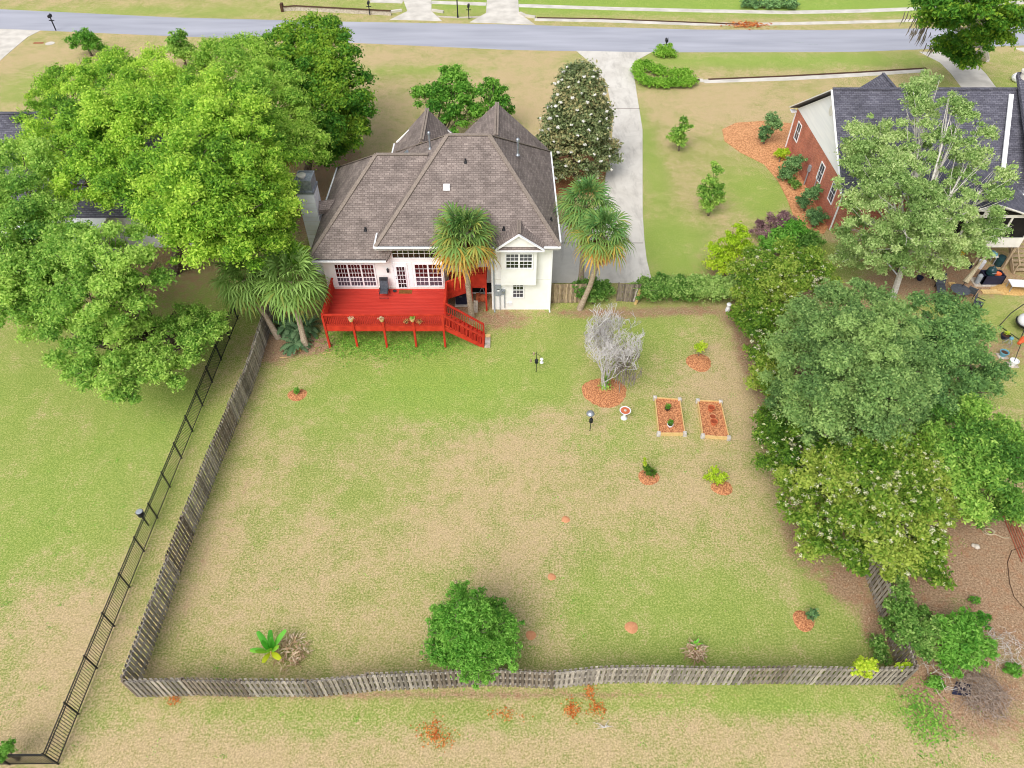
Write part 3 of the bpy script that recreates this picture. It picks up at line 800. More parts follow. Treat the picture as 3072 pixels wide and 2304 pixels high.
def railing(name, p, q, h=.92, bal=.115, baltop=0, solid=False, parent=None, bot=.1):
    """sloped or level railing from p to q (floor points)"""
    p, q = Vector(p), Vector(q); up = Vector((0, 0, 1))
    s = MB()
    s.beam(p + up * h, q + up * h, .14, .045); s.beam(p + up * (h - .07), q + up * (h - .07), .04, .09); s.beam(p + up * bot, q + up * bot, .04, .09)
    d = Vector((q.x - p.x, q.y - p.y, 0)); Ln = d.length; d.normalize(); sd_ = Vector((-d.y, d.x, 0))
    n = int(Ln / bal)
    for i in range(1, n):
        t = i / n; c = p.lerp(q, t)
        s.obox(c, d, sd_, up, (-.017, .017), (-.02, .02), (bot, h - .06))
    return s.build(name, M_red, parent or deck)
railing('railing', (DX0, DY0 - .03, DZ), (DX1, DY0 - .03, DZ))
railing('railing', (DX0, DY0 - .03, DZ), (DX0, DY1 - .05, DZ))
railing('railing', (DX1, 34.75, DZ), (DX1, 36.75, DZ))
for c in ((DX0, 35.4), (DX1, 34.75), (DX1, 36.75)):
    MB().box(c[0] - .05, c[0] + .05, c[1] - .05, c[1] + .05, DZ - .4, DZ + .9).build('post', M_red, deck)
# stair to the lawn
st = MB()
n = 9
for i in range(n):
    x = DX1 + .06 + i * .27; z = DZ - (i + 1) * DZ / (n + 1)
    st.box(x, x + .29, 33.65, 34.72, z - .04, z)
    st.box(x + .0, x + .02, 33.66, 34.7, z, z + .17)
st.build('stair_treads', M_red, deck)
s = MB()
for y in (33.6, 34.74):
    s.beam((DX1, y, DZ - .24), (-1.86, y, .04), .05, .28)
s.build('stringer', M_red, deck)
s_end = (-1.86, .06)
railing('stair_railing', (DX1, 33.57, DZ), (-1.86, 33.57, .06), .9, .17)
railing('stair_railing', (DX1, 34.76, DZ), (-1.86, 34.76, .06), .9, .13)
for y in (33.56, 34.76):
    MB().box(-1.92, -1.82, y - .05, y + .05, 0, .98).build('post', M_red, deck)
# upper landing with its short flight
s = MB(); s.box(-2.78, -1.68, 37.2, 38.98, 2.30, 2.36); s.box(-2.78, -1.68, 37.16, 37.2, 2.02, 2.36); s.build('landing', M_red, deck)
for x in (-2.72, -1.74):
    MB().box(x - .06, x + .06, 37.14, 37.27, 0, 3.6 if x > -2 else 3.3).build('post', M_red, deck)
s = MB(); s.box(-2.78, -1.68, 37.15, 37.19, 2.36, 3.18); s.box(-2.8, -1.66, 37.1, 37.24, 3.34, 3.38)
for i in range(8): s.box(-2.7 + i * .135, -2.66 + i * .135, 37.15, 37.19, 3.18, 3.34)
s.build('landing_railing', M_red, deck)
s = MB()
for i in range(4):
    s.box(DX1 + .1 + i * .36, DX1 + .48 + i * .36, 37.0, 38.0, DZ + i * .12, DZ + .04 + i * .12)
s.build('upper_stair', M_red, deck)
s = MB()
s.add([(DX1, 36.9, DZ + .1), (-2.75, 37.1, 2.2), (-2.75, 37.1, 3.12), (DX1, 36.9, 2.66), (DX1, 36.94, DZ + .1), (-2.75, 37.14, 2.2), (-2.75, 37.14, 3.12), (DX1, 36.94, 2.66)],
      [(0, 1, 2, 3), (7, 6, 5, 4), (0, 4, 5, 1), (1, 5, 6, 2), (2, 6, 7, 3), (3, 7, 4, 0)])
s.add([(DX1, 36.85, DZ - .55), (-2.75, 37.1, 1.75), (-2.75, 37.1, 2.2), (DX1, 36.85, DZ + .1), (DX1, 36.89, DZ - .55), (-2.75, 37.14, 1.75), (-2.75, 37.14, 2.2), (DX1, 36.89, DZ + .1)],
      [(0, 1, 2, 3), (7, 6, 5, 4), (0, 4, 5, 1), (1, 5, 6, 2), (2, 6, 7, 3), (3, 7, 4, 0)])
s.beam((DX1 - .05, 36.9, 2.72), (-2.72, 37.1, 3.2), .14, .045)
for i in range(8):
    t = i / 8; x = DX1 + t * 1.55; s.box(x, x + .035, 36.86 + t * .2, 36.9 + t * .2, DZ - .3 + t * .3, 2.66 + t * .46)
s.build('upper_stair_railing', M_red, deck)
s = MB(); s.box(-4.35, -3.0, 38.86, 38.9, 1.9, 2.0)
for i in range(12): s.box(-4.35 + i * .115, -4.27 + i * .115, 38.86, 38.89, 1.1, 1.9)
s.build('back_lattice', M_red, deck)

def planter(x, label, plant, side=False):
    t = thing('flower_pot', label, 'planter', (x, DY0 - .12, 2.45), 'flower pots hung on the red deck railing')
    s = MB(); s.lathe((x, DY0 - .22, 2.42), [(.1, 0), (.14, .12), (.17, .22), (.15, .22), (.13, .18), (.0001, .17)], 14); s.build('pot', M_newwood, t)
    leaves_at(t, 'plant', [(x, DY0 - .2, 2.66, .16)], L_dead if not plant else L_weed, 220, .09, .045)
    if side:
        for dx in (-.42, .42):
            MB().lathe((x + dx, DY0 - .14, 2.2), [(.08, 0), (.12, .14), (.0001, .13)], 10).build('side_pot', M_soil, t)
            leaves_at(t, 'plant', [(x + dx, DY0 - .16, 2.32, .2)], L_thatch, 200, .1, .04)
    return t

# ------------------------------------------------------------------ foliage
rng = np.random.default_rng(7)

def leaf_cloud(puffs, dens, Lf, Wf, up=0.6, squash=0.85, jit=0.85, tone=0.5, fill=0.6, droop=0.0):
    VV, FF, AA = [], [], []
    base = 0
    for (x, y, z, r) in puffs:
        n = max(6, int(dens * 4 * math.pi * r * r))
        d = rng.normal(size=(n, 3)); d /= np.linalg.norm(d, axis=1)[:, None]
        d[:, 2] = np.where(d[:, 2] < -0.25, -d[:, 2] * 0.8, d[:, 2])
        ph = rng.uniform(0, 6.28, 3)
        lump = 1 + 0.30 * np.sin(d[:, 0] * 7.3 + ph[0]) * np.sin(d[:, 1] * 6.7 + ph[1]) + 0.2 * np.sin(d[:, 2] * 9.1 + ph[2] + d[:, 0] * 8) + rng.exponential(.12, n)
        rr = r * lump * (1 - fill * rng.random(n) ** 1.6)
        p = d * rr[:, None]; p[:, 2] *= squash
        p += np.array([x, y, z])
        p[:, 2] = np.maximum(p[:, 2], 0.05 + 0.1 * rng.random(n))
        nn = d * 0.8 + np.array([0, 0, up]) + rng.normal(size=(n, 3)) * jit
        nn /= np.linalg.norm(nn, axis=1)[:, None]
        t = np.cross(nn, rng.normal(size=(n, 3))); t[:, 2] -= droop; t /= np.linalg.norm(t, axis=1)[:, None]
        bb = np.cross(nn, t)
        sz = (0.65 + 0.7 * rng.random(n))[:, None]
        a = t * Lf * 0.5 * sz; c = bb * Wf * 0.5 * sz
        V4 = np.stack([p - a, p + c - a * 0.1, p + a - nn * Lf * 0.12, p - c - a * 0.1], 1).reshape(-1, 3)
        VV.append(V4)
        FF.append(np.arange(n * 4).reshape(-1, 4) + base); base += n * 4
        pt = tone + rng.uniform(-0.26, 0.26) + 0.2 * math.sin(x * .9 + 1.3) * math.sin(y * .7) + .12 * math.sin(z * 1.7 + x * .4)
        AA.append(np.clip(pt + 0.5 * (lump - 1.05) + rng.normal(0, 0.2, n), 0, 1))
    return np.concatenate(VV), np.concatenate(FF), np.concatenate(AA)

def leaves_at(parent, name, puffs, mat, dens, Lf, Wf, **kw):
    V, F, A_ = leaf_cloud(puffs, dens, Lf, Wf, **kw)
    return np_mesh(name, V, F, mat, parent, A_)

def lobes_to_puffs(lobes, k, pr, low=-0.35, flat=0.8):
    out = []
    for (x, y, z, r) in lobes:
        n = max(6, int(k * r * r))
        if r < 1.3: out.append((x, y, z, r * .72))
        i = np.arange(n) + rng.random()
        ph = i * 2.399963; zz = 1 - (1 - low) * (i + 0.5) / n
        rad = np.sqrt(np.clip(1 - zz * zz, 0, 1))
        for j in range(n):
            pz = pr * rng.uniform(0.45, 1.35) * min(1, r / 1.6)
            rr = max(0.05, r - pz * 0.5) * rng.uniform(0.78, 1.18)
            out.append((x + rr * rad[j] * math.cos(ph[j]), y + rr * rad[j] * math.sin(ph[j]), max(pz * 0.5, z + rr * zz[j] * flat), pz))
    return out

def limbs(parent, base, lobes, r0, mat, fork=0.35, name='trunk', lean=None, twigs=None):
    s = MB()
    bx, by = base
    cx_ = sum(l[0] for l in lobes) / len(lobes); cy_ = sum(l[1] for l in lobes) / len(lobes); cz_ = sum(l[2] for l in lobes) / len(lobes)
    fz = cz_ * fork
    f = Vector((bx + (cx_ - bx) * fork * .6, by + (cy_ - by) * fork * .6, fz))
    s.tube([(bx, by, -.05), (bx, by, .25), tuple(Vector((bx, by, 0)).lerp(f, .5)), tuple(f)], [r0 * 1.5, r0 * 1.1, r0, r0 * .85], 8)
    for l in lobes:
        e = Vector(l[:3]); mid = f.lerp(e, .5) + Vector((random.uniform(-.4, .4), random.uniform(-.4, .4), random.uniform(0, .5))) * min(1, l[3])
        s.tube([tuple(f), tuple(mid), tuple(e)], [r0 * .6, r0 * .35, r0 * .12], 6)
        for _ in range(5 if twigs is None else twigs):
            a = random.uniform(0, 6.28); q = e + Vector((math.cos(a), math.sin(a), random.uniform(.1, .8))) * l[3] * .85
            k0 = mid.lerp(e, random.random()); km = k0.lerp(q, .5) + Vector((random.uniform(-.2, .2),) * 3)
            s.tube([tuple(k0), tuple(km), tuple(q)], [r0 * .14, r0 * .09, .012], 4, False)
    return s.build(name, mat, parent)

def tree(name, label, cat, base, lobes, mat, dens=70, Lf=.2, Wf=.11, k=2.2, pr=.8, r0=.22, bark=None, group=None, fork=.35, low=-.35, flat=.8, twigs=None, **kw):
    t = thing(name, label, cat, (base[0], base[1], 0), group)
    limbs(t, base, lobes, r0, bark or M_bark, fork, twigs=twigs)
    pf = lobes_to_puffs(lobes, k, pr, low, flat)
    leaves_at(t, 'crown', pf, mat, dens / 70 * 1.3 / (Lf * Wf * .5), Lf, Wf, **kw)
    return t

random.seed(4)
planter(-10.05, 'leftmost flower pot hanging on the deck railing, dry plant', False)
planter(-8.13, 'middle one of three flower pots hanging on the red deck railing', False)
planter(-6.22, 'flower pot with two brown side baskets on the deck railing', True, True)

# ---- big trees on the left
tree('oak_tree', 'tall bright lime green oak over the dark roofed house at upper left', 'tree', (-30.0, 47.0),
     [(-35.36, 56.20, 7.00, 2.00), (-35.08, 51.72, 6.50, 2.00), (-34.07, 57.18, 7.50, 1.60), (-31.52, 56.88, 8.00, 1.90), (-28.60, 56.44, 8.00, 1.70), (-29.51, 50.94, 9.00, 2.40), (-26.17, 50.58, 9.50, 2.20), (-32.18, 47.21, 7.00, 2.00), (-28.51, 45.98, 9.00, 2.20), (-25.40, 44.62, 10.00, 2.40), (-26.10, 42.23, 9.00, 2.20), (-29.49, 43.74, 7.50, 1.80), (-25.78, 39.46, 7.50, 1.20), (-23.58, 44.62, 10.00, 2.00), (-27.10, 39.99, 8.00, 1.80), (-23.81, 39.16, 8.50, 1.40), (-38.66, 57.40, 5.50, 1.40), (-34.89, 47.74, 6.00, 1.60)],
     L_lime, 56, .19, .09, k=2.7, pr=.72, r0=.42, fork=.4, tone=.55)
tree('oak_tree', 'broad lime green oak filling the middle of the left tree mass', 'tree', (-24.5, 41.5),
     [(-24.41, 51.32, 9.00, 1.70), (-21.81, 45.27, 10.00, 2.20), (-20.56, 47.30, 10.00, 2.20), (-18.94, 41.77, 10.50, 2.30), (-17.81, 44.62, 10.00, 2.20), (-16.41, 40.39, 10.00, 2.20), (-18.17, 36.98, 11.00, 1.90), (-16.79, 36.66, 10.00, 2.30), (-15.59, 38.33, 9.00, 2.20), (-15.43, 41.96, 8.50, 1.80), (-15.05, 37.36, 8.00, 1.80), (-14.80, 39.46, 7.50, 1.20), (-22.52, 42.23, 9.00, 2.00), (-21.95, 39.16, 8.50, 1.80), (-20.18, 35.89, 8.00, 1.80), (-21.96, 38.14, 7.50, 1.60), (-18.10, 34.02, 10.00, 1.80), (-17.24, 34.39, 9.00, 2.00), (-15.52, 34.86, 9.00, 2.00), (-14.96, 35.91, 7.00, 1.60), (-14.74, 38.88, 6.00, 1.10), (-13.58, 36.54, 5.00, 1.00), (-14.34, 36.58, 5.50, 1.20), (-16.39, 33.13, 8.00, 1.70), (-15.25, 34.28, 7.00, 1.50), (-17.97, 33.13, 8.00, 1.40)],
     L_lime, 56, .19, .09, k=2.7, pr=.72, r0=.42, fork=.4, tone=.5)
tree('oak_tree', 'softer green oak just right of the lime green oaks, by the dark tree', 'tree', (-22.0, 52.0),
     [(-24.17, 60.33, 7.50, 2.00), (-21.40, 59.10, 8.00, 2.20), (-20.58, 53.62, 8.50, 2.20), (-18.51, 54.76, 8.00, 2.20), (-17.10, 50.11, 8.00, 2.20), (-17.28, 46.63, 8.00, 2.00), (-15.94, 49.98, 7.00, 2.00), (-14.86, 47.48, 6.50, 1.80), (-15.88, 46.55, 7.00, 1.90), (-18.36, 49.45, 9.00, 2.00), (-25.41, 58.80, 7.00, 1.60)],
     L_lime2, 55, .2, .09, k=2.7, pr=.72, r0=.32, tone=.45)
tree('oak_tree', 'large green oak at the left edge beside the neighbour lawn', 'tree', (-27.0, 34.0),
     [(-32.00, 41.68, 8.00, 2.20), (-30.18, 37.87, 8.00, 2.00), (-29.37, 39.45, 7.00, 1.60), (-28.83, 34.48, 8.00, 2.20), (-27.94, 36.15, 7.50, 2.00), (-26.76, 32.94, 7.50, 2.00), (-28.56, 32.31, 7.00, 2.20), (-27.34, 31.47, 6.00, 1.90), (-28.35, 30.84, 5.50, 1.60), (-25.88, 31.68, 6.50, 1.70), (-25.23, 33.57, 8.00, 1.60), (-31.98, 35.89, 8.00, 2.60), (-30.44, 31.89, 7.00, 2.60), (-26.96, 30.78, 4.50, 1.30)],
     L_mid, 56, .17, .085, k=2.7, pr=.68, r0=.36, tone=.55)
tree('oak_tree', 'oak with low drooping limbs reaching over the black metal fence', 'tree', (-22.0, 33.5),
     [(-22.40, 30.92, 9.00, 2.00), (-21.08, 31.33, 9.00, 1.90), (-20.20, 30.61, 8.00, 1.50), (-21.64, 29.82, 8.00, 1.80), (-22.93, 29.48, 7.00, 1.70), (-20.85, 29.29, 7.00, 1.50), (-24.85, 30.05, 5.50, 1.40), (-24.16, 28.90, 4.80, 1.60), (-22.55, 28.32, 5.00, 1.60), (-22.26, 27.16, 4.00, 1.50), (-23.68, 27.52, 4.00, 1.20), (-21.17, 26.33, 3.40, 0.90), (-21.00, 27.88, 4.00, 1.20), (-20.62, 29.75, 4.00, 1.50), (-19.16, 29.96, 3.80, 1.50), (-19.36, 28.30, 3.20, 1.30), (-18.34, 30.57, 3.60, 1.20), (-17.88, 31.79, 3.60, 1.00), (-19.12, 31.75, 4.00, 1.10), (-19.87, 27.91, 3.60, 1.00), (-21.20, 30.22, 5.00, 0.90)],
     L_mid, 66, .17, .08, k=3.1, pr=.55, r0=.34, fork=.5, tone=.62)
tree('evergreen_tree', 'dense deep green tree behind the chimney, tips turning yellow', 'tree', (-17.5, 55.0),
     [(-20.49, 64.01, 7.00, 1.80), (-18.80, 64.24, 7.50, 1.80), (-16.14, 63.43, 8.00, 2.00), (-14.67, 61.28, 7.50, 1.80), (-20.11, 60.62, 7.00, 1.50), (-17.23, 58.50, 7.50, 2.00), (-15.49, 58.80, 7.00, 2.20), (-13.69, 58.44, 6.00, 1.90), (-13.01, 57.42, 4.50, 1.60), (-15.01, 55.09, 6.00, 2.20), (-13.63, 55.37, 3.50, 1.80), (-15.08, 52.46, 5.00, 1.80), (-15.13, 54.16, 2.50, 1.50), (-13.24, 58.14, 2.50, 1.10), (-17.23, 55.64, 6.50, 1.70)],
     L_dark, 66, .26, .13, k=2.6, pr=.8, r0=.3, tone=.48)
tree('round_tree', 'small round tree on the front lawn near the black mailbox', 'tree', (-46.3, 80.0),
     [(-46.8, 79.6, 1.3, 1.35), (-45.4, 79.5, 1.2, 1.25), (-46.1, 79.6, 2.0, 1.25)], L_crepe, 55, .3, .12, k=4, pr=.5, r0=.13, fork=.5)
tree('round_tree', 'small round tree on the front lawn beyond the lime green oaks', 'tree', (-34.9, 77.0),
     [(-35.4, 76.8, 1.9, 1.2), (-34.1, 76.7, 1.7, 1.15), (-34.8, 76.8, 2.9, 1.05), (-34.7, 76.8, 1.2, 1.0)], L_mid, 60, .3, .12, k=4, pr=.5, r0=.13, fork=.5)
tree('crepe_myrtle', 'bushy rich green tree behind the left roof peak of the house', 'tree', (-6.5, 56.5),
     [(-7.48, 61.92, 3.20, 1.40), (-8.07, 63.75, 3.00, 1.00), (-5.88, 60.90, 4.50, 1.30), (-5.33, 62.55, 5.20, 1.10), (-4.92, 61.82, 4.50, 1.50), (-3.88, 60.65, 4.00, 1.40), (-5.86, 59.51, 3.50, 1.50), (-4.29, 59.68, 3.00, 1.60), (-3.13, 60.71, 2.50, 1.20), (-5.09, 58.98, 2.50, 1.30)],
     L_crepe, 62, .26, .13, k=3, pr=.6, r0=.16)
tree('crepe_myrtle', 'narrow rich green tree behind the right roof peak of the house', 'tree', (-2.2, 58.0),
     [(-1.82, 62.96, 4.20, 0.85), (-1.49, 62.45, 3.80, 1.00), (-1.89, 61.47, 3.20, 1.00), (-0.87, 61.89, 3.00, 1.00), (-0.67, 62.19, 2.00, 0.90), (-1.88, 62.52, 4.60, 0.60)],
     L_crepe, 62, .26, .13, k=3.4, pr=.5, r0=.13)

# magnolia: a cone of stiff olive leaves with white flowers
mg = thing('magnolia_tree', 'conical olive magnolia covered in white blossoms beside the long driveway', 'tree', (5.33, 55.0, 0))
limbs(mg, (5.33, 55.0), [(5.3, 55, 4, 2), (5.3, 55, 7, 1.2)], .2, M_bark, .6)
pf = []
for i in range(150):
    z = 1.0 + 7.9 * (i / 150) ** .95
    rad = 3.7 * min(1, (z + .3) / 1.8) * (1 - max(0, z - 1.6) / 8.3) ** .72
    a = i * 2.39996
    pf.append((5.33 + rad * .85 * math.cos(a) * rng.uniform(.8, 1.1), 55 + rad * .85 * math.sin(a) * rng.uniform(.8, 1.1), z, rng.uniform(.4, .75)))
for i in range(20): pf.append((5.33 + rng.normal() * .6, 55 + rng.normal() * .6, 1.5 + i * .35, .8))
leaves_at(mg, 'crown', pf, L_mag, 62, .25, .12, jit=.9, tone=.42)
fl = []
for i in range(230):
    x, y, z, r = pf[rng.integers(0, 150)]
    d = Vector((x - 5.33, y - 55, .6)).normalized()
    fl.append((x + d.x * r * 1.05, y + d.y * r * 1.05 - .12, z + d.z * r * 1.1, .1))
leaves_at(mg, 'blossoms', fl, L_petal, 110, .15, .12, tone=.6)

# young trees and shrubs of the right-hand lawn
def small(name, label, cat, base, lobes, mat, dens=90, Lf=.15, Wf=.08, **kw):
    return tree(name, label, cat, base, lobes, mat, dens, Lf, Wf, **dict(dict(k=5, pr=.38, r0=.06, bark=M_bark, twigs=3), **kw))
small('sapling', 'young tree on the lawn right of the driveway, farthest from the hedge', 'tree', (14.97, 59.1), [(14.9, 59.1, .9, .75), (14.6, 59.1, 1.7, .75), (15.1, 59.1, 2.2, .6), (14.9, 59.1, 2.9, .4), (14.4, 59, 1.2, .6)], L_mid, 70, .2, .09)
small('sapling', 'young tree with uneven branches between the far sapling and the lime one', 'tree', (15.68, 48.8), [(15.5, 48.8, .9, .75), (15.1, 48.7, 1.8, .75), (15.9, 48.8, 2.2, .7), (15.3, 48.8, 3.0, .6), (15.6, 48.8, 3.9, .5), (15.2, 48.8, 4.5, .3), (16.2, 48.8, 1.4, .5), (14.8, 48.8, 2.4, .45)], L_mid, 80, .18, .08)
small('sapling', 'airy bright lime green young tree near the end of the hedge', 'tree', (15.34, 40.9), [(14.9, 40.9, 1.6, .9), (15.6, 41, 2.0, .9), (14.2, 40.9, 2.4, .7), (15.2, 40.9, 3.1, .8), (15.8, 40.9, 3.6, .6), (15.4, 41, 4.2, .4), (16.3, 41, 2.6, .6), (15.0, 40.4, 1.0, .7), (14.1, 40.8, 1.2, .6)], L_yel, 52, .15, .07, tone=.3)
small('shrub', 'dark vase shaped shrub standing in the wide end of the pine straw bed', 'shrub', (22.9, 60.3), [(22.8, 60.3, 1.2, .7), (23.2, 60.3, 2.0, .8), (22.9, 60.3, 2.5, .6), (22.7, 60.3, .6, .5), (23.6, 60.2, 1.7, .5)], L_shrub, 100, .16, .07)
small('shrub', 'small yellow green shrub beside the brick wall', 'shrub', (23.50, 57.13), [(23.60, 57.53, .5, .62), (23.82, 57.29, .8, .45)], L_yel, 90, .14, .07, tone=.35)
small('shrub', 'dark upright shrub against the brick wall beside the yellow green one', 'shrub', (23.3, 54.1), [(23.2, 54.1, .8, .75), (23.4, 54.1, 1.5, .8), (23.8, 54.0, 1.9, .55), (23.0, 54.0, .5, .6)], L_shrub, 100, .16, .07)
small('shrub', 'low olive shrub between two dark shrubs at the brick wall', 'shrub', (23.60, 52.60), [(23.64, 52.74, .4, .5), (23.49, 53.32, .35, .4)], L_hedge, 90, .13, .06, tone=.25)
small('shrub', 'dark leaning shrub against the brick wall above the round one', 'shrub', (23.5, 49.4), [(23.2, 49.4, .8, .65), (23.6, 49.5, 1.4, .7), (24.0, 49.5, 1.8, .5)], L_shrub, 100, .16, .07)
small('shrub', 'round clipped grey green shrub at the foot of the pine straw bed', 'shrub', (23.51, 47.09), [(23.62, 47.47, .7, .85)], L_shrub, 130, .13, .06, tone=.7)
small('shrub', 'purple leaved mounded shrub on the lawn', 'shrub', (19.92, 45.36), [(20.05, 45.85, 1.0, 1.3), (19.18, 45.66, .6, .9), (21.07, 46.09, .9, .9), (20.17, 45.36, 1.5, .8)], L_purple, 90, .15, .06)
small('shrub', 'glossy bright green bush in front of the purple shrub', 'shrub', (20.09, 43.02), [(19.92, 43.71, 1.2, 1.2), (20.74, 44.17, 1.8, 1.0), (19.00, 43.48, .8, .9)], L_bright, 80, .2, .1, tone=.6)
small('shrub', 'pale tipped bush just above the flowering privet hedge', 'shrub', (21.67, 43.14), [(21.60, 43.48, 1.2, 1.1), (22.18, 43.71, 1.0, .9)], L_hedge, 80, .2, .1, tone=.65)
small('shrub', 'low rounded shrub under the black mailbox by the road', 'shrub', (16.75, 79.54), [(16.78, 79.79, .5, 1.0), (16.22, 79.79, .3, .8), (17.29, 79.79, .3, .8)], L_box, 90, .22, .07)
small('shrub', 'small light green shrub at the magnolia foot', 'shrub', (7.98, 58.10), [(7.92, 58.34, .5, .8), (8.40, 58.18, .4, .6)], L_crepe, 80, .18, .09)
small('shrub', 'low dark green shrub row below the brick path', 'shrub', (4.35, 55.42), [(3.76, 55.42, .4, .6), (4.35, 55.42, .4, .6), (5.04, 55.49, .4, .6)], L_shrub, 90, .15, .07)
# clipped hedges by the driveway entrance
small('clipped_hedge', 'long clipped low hedge curving beside the driveway entrance', 'hedge', (15.42, 72.47),
      [(x, y, .45, .72) for x, y in [(13.52, 76.41), (13.16, 75.03), (13.21, 73.90), (13.46, 72.80), (13.96, 72.25), (14.52, 72.15), (15.07, 72.04), (15.64, 72.04), (16.21, 72.04), (16.78, 72.04), (17.35, 72.04), (17.93, 72.15), (18.37, 72.47)]], L_box, 100, .16, .08, k=16, pr=.22, fill=.25)
small('clipped_hedge', 'rounded clipped shrub inside the curve of the driveway hedge', 'hedge', (14.85, 75.26),
      [(x, y, .4, .8) for x, y in [(14.26, 76.41), (14.66, 75.72), (15.24, 75.26), (15.51, 74.80)]], L_box, 90, .16, .08, k=16, pr=.22, fill=.25, tone=.35)
small('clipped_hedge', 'oval clipped shrub behind the right end of the driveway hedge', 'hedge', (17.53, 74.35),
      [(x, y, .4, .75) for x, y in [(16.90, 74.35), (17.53, 74.35), (18.09, 74.24)]], L_box, 90, .16, .08, k=16, pr=.22, fill=.25, tone=.6)
small('low_hedge', 'dark green strip of low hedge beside the far sidewalk', 'hedge', (31.21, 94.34),
      [(x, y, .4, .9) for x, y in [(28.95, 94.50), (29.99, 94.50), (31.02, 94.50), (32.02, 94.34), (33.05, 94.34), (33.93, 94.19), (34.61, 94.19)]], L_shrub, 50, .3, .15, k=3)

# long garden hedge and the bush among the pickets
hl = [(x, 38.25, 1.05, 1.0) for x in np.arange(9.3, 16.6, .62)] + [(x, 38.5, .7, .95) for x in np.arange(9.3, 16.2, .8)]
small('garden_hedge', 'long dense green hedge between the picket gate and the privet', 'hedge', (12.8, 38.3), [tuple(map(float, q)) for q in hl], L_hedge, 95, .17, .09, k=7, tone=.5)
small('garden_bush', 'rounded green bush growing over the brown picket fence', 'shrub', (5.63, 37.98), [(4.9, 38.3, 1.0, .85), (5.7, 38.2, 1.1, .9), (6.3, 38.3, 1.0, .75), (5.3, 38.1, .6, .7), (6.1, 38.2, .5, .7)], L_hedge, 95, .15, .08, k=7, tone=.4)

# privet hedge trees down the right side of the yard
def privet(label, base, lobes, flowers=300, **kw):
    t = tree('privet_tree', label, 'tree', base, lobes, L_lig, **dict(dict(dens=85, Lf=.17, Wf=.09, k=3.4, pr=.55, r0=.14, tone=.42), **kw))
    pf = lobes_to_puffs(lobes, 26, .3, .05)
    pf = [(x, y, z + .04, random.uniform(.05, .13)) for x, y, z, r in pf if random.random() < .5]
    leaves_at(t, 'blossoms', pf, L_cream, 200, .06, .035, tone=.5, up=.9)
    return t
privet('pale flowering privet nearest the end of the garden hedge', (18.0, 40.0), [(16.29, 37.48, 3.00, 1.60), (17.88, 37.96, 3.20, 1.60), (19.21, 37.22, 3.20, 1.50), (19.87, 36.77, 2.60, 1.30), (15.97, 36.78, 2.40, 1.40), (16.78, 35.29, 3.60, 1.60), (18.31, 35.09, 3.20, 1.50), (15.59, 35.85, 1.80, 1.20), (16.40, 34.44, 2.60, 1.50), (15.23, 34.93, 1.20, 1.00)])
privet('narrow flowering privet squeezed against the big grey green tree', (19.0, 34.5), [(15.51, 33.15, 2.00, 1.20), (16.16, 32.91, 2.60, 1.40), (15.38, 31.66, 2.20, 1.30), (15.91, 30.84, 2.60, 1.40), (15.37, 30.26, 2.00, 1.20), (15.06, 29.49, 1.40, 1.00), (15.41, 28.36, 1.60, 1.10), (15.27, 29.29, 2.00, 1.10)], tone=.35)
privet('large privet in full cream blossom over the leaning picket fence', (20.5, 22.0), [(14.81, 19.78, 3.60, 1.70), (14.33, 19.39, 2.60, 1.40), (15.89, 19.63, 4.20, 1.70), (17.24, 20.57, 4.40, 1.60), (17.08, 19.09, 4.60, 1.60), (19.04, 21.00, 4.20, 1.50), (15.81, 18.08, 4.20, 1.80), (14.79, 18.35, 3.00, 1.50), (14.54, 17.95, 2.00, 1.10), (15.48, 17.34, 2.60, 1.30), (16.37, 16.98, 2.80, 1.30), (16.73, 17.47, 4.00, 1.60), (18.64, 19.36, 4.20, 1.50), (18.17, 17.85, 3.40, 1.40), (19.30, 17.46, 2.40, 1.20), (18.17, 16.96, 2.00, 1.10), (19.83, 16.75, 1.50, 0.90), (19.61, 18.35, 3.00, 1.30), (21.04, 20.20, 3.00, 1.20), (21.82, 19.79, 2.40, 1.00), (19.86, 20.59, 4.00, 1.20)], tone=.5)
privet('dark lower privet strip left of the largest privet, by the lawn', (19.5, 27.5), [(14.52, 25.87, 1.60, 1.00), (14.28, 24.06, 2.20, 1.20), (14.93, 24.86, 2.40, 1.20), (14.61, 22.49, 3.00, 1.30), (14.22, 22.66, 2.00, 1.10), (14.36, 21.62, 2.20, 1.10), (15.07, 21.61, 3.00, 1.30), (14.56, 21.04, 1.80, 1.00), (16.31, 22.04, 3.20, 1.30), (17.54, 22.62, 3.60, 1.30), (18.69, 22.76, 3.80, 1.30)], tone=.28)
tree('broadleaf_tree', 'great grey green domed tree in the middle of the right boundary', 'tree', (23.0, 32.0),
     [(18.12, 30.62, 5.00, 1.90), (19.68, 30.96, 5.40, 1.90), (20.15, 28.79, 5.60, 1.90), (16.54, 29.22, 4.50, 1.70), (16.88, 27.06, 6.20, 2.10), (17.94, 26.30, 6.60, 2.10), (19.75, 26.28, 5.60, 1.90), (15.60, 27.16, 4.00, 1.60), (16.05, 25.28, 5.60, 2.00), (16.84, 24.19, 6.40, 2.10), (18.56, 24.31, 5.60, 2.00), (15.32, 26.01, 3.00, 1.50), (15.60, 24.11, 4.40, 1.80), (16.57, 23.28, 5.00, 1.90), (17.98, 23.15, 4.80, 1.80), (19.58, 24.54, 5.00, 1.60), (16.17, 23.72, 3.00, 1.40), (17.40, 22.93, 3.60, 1.40), (15.02, 25.19, 2.40, 1.10)],
     L_grey, 80, .15, .08, k=2.9, pr=.6, r0=.3, tone=.5)
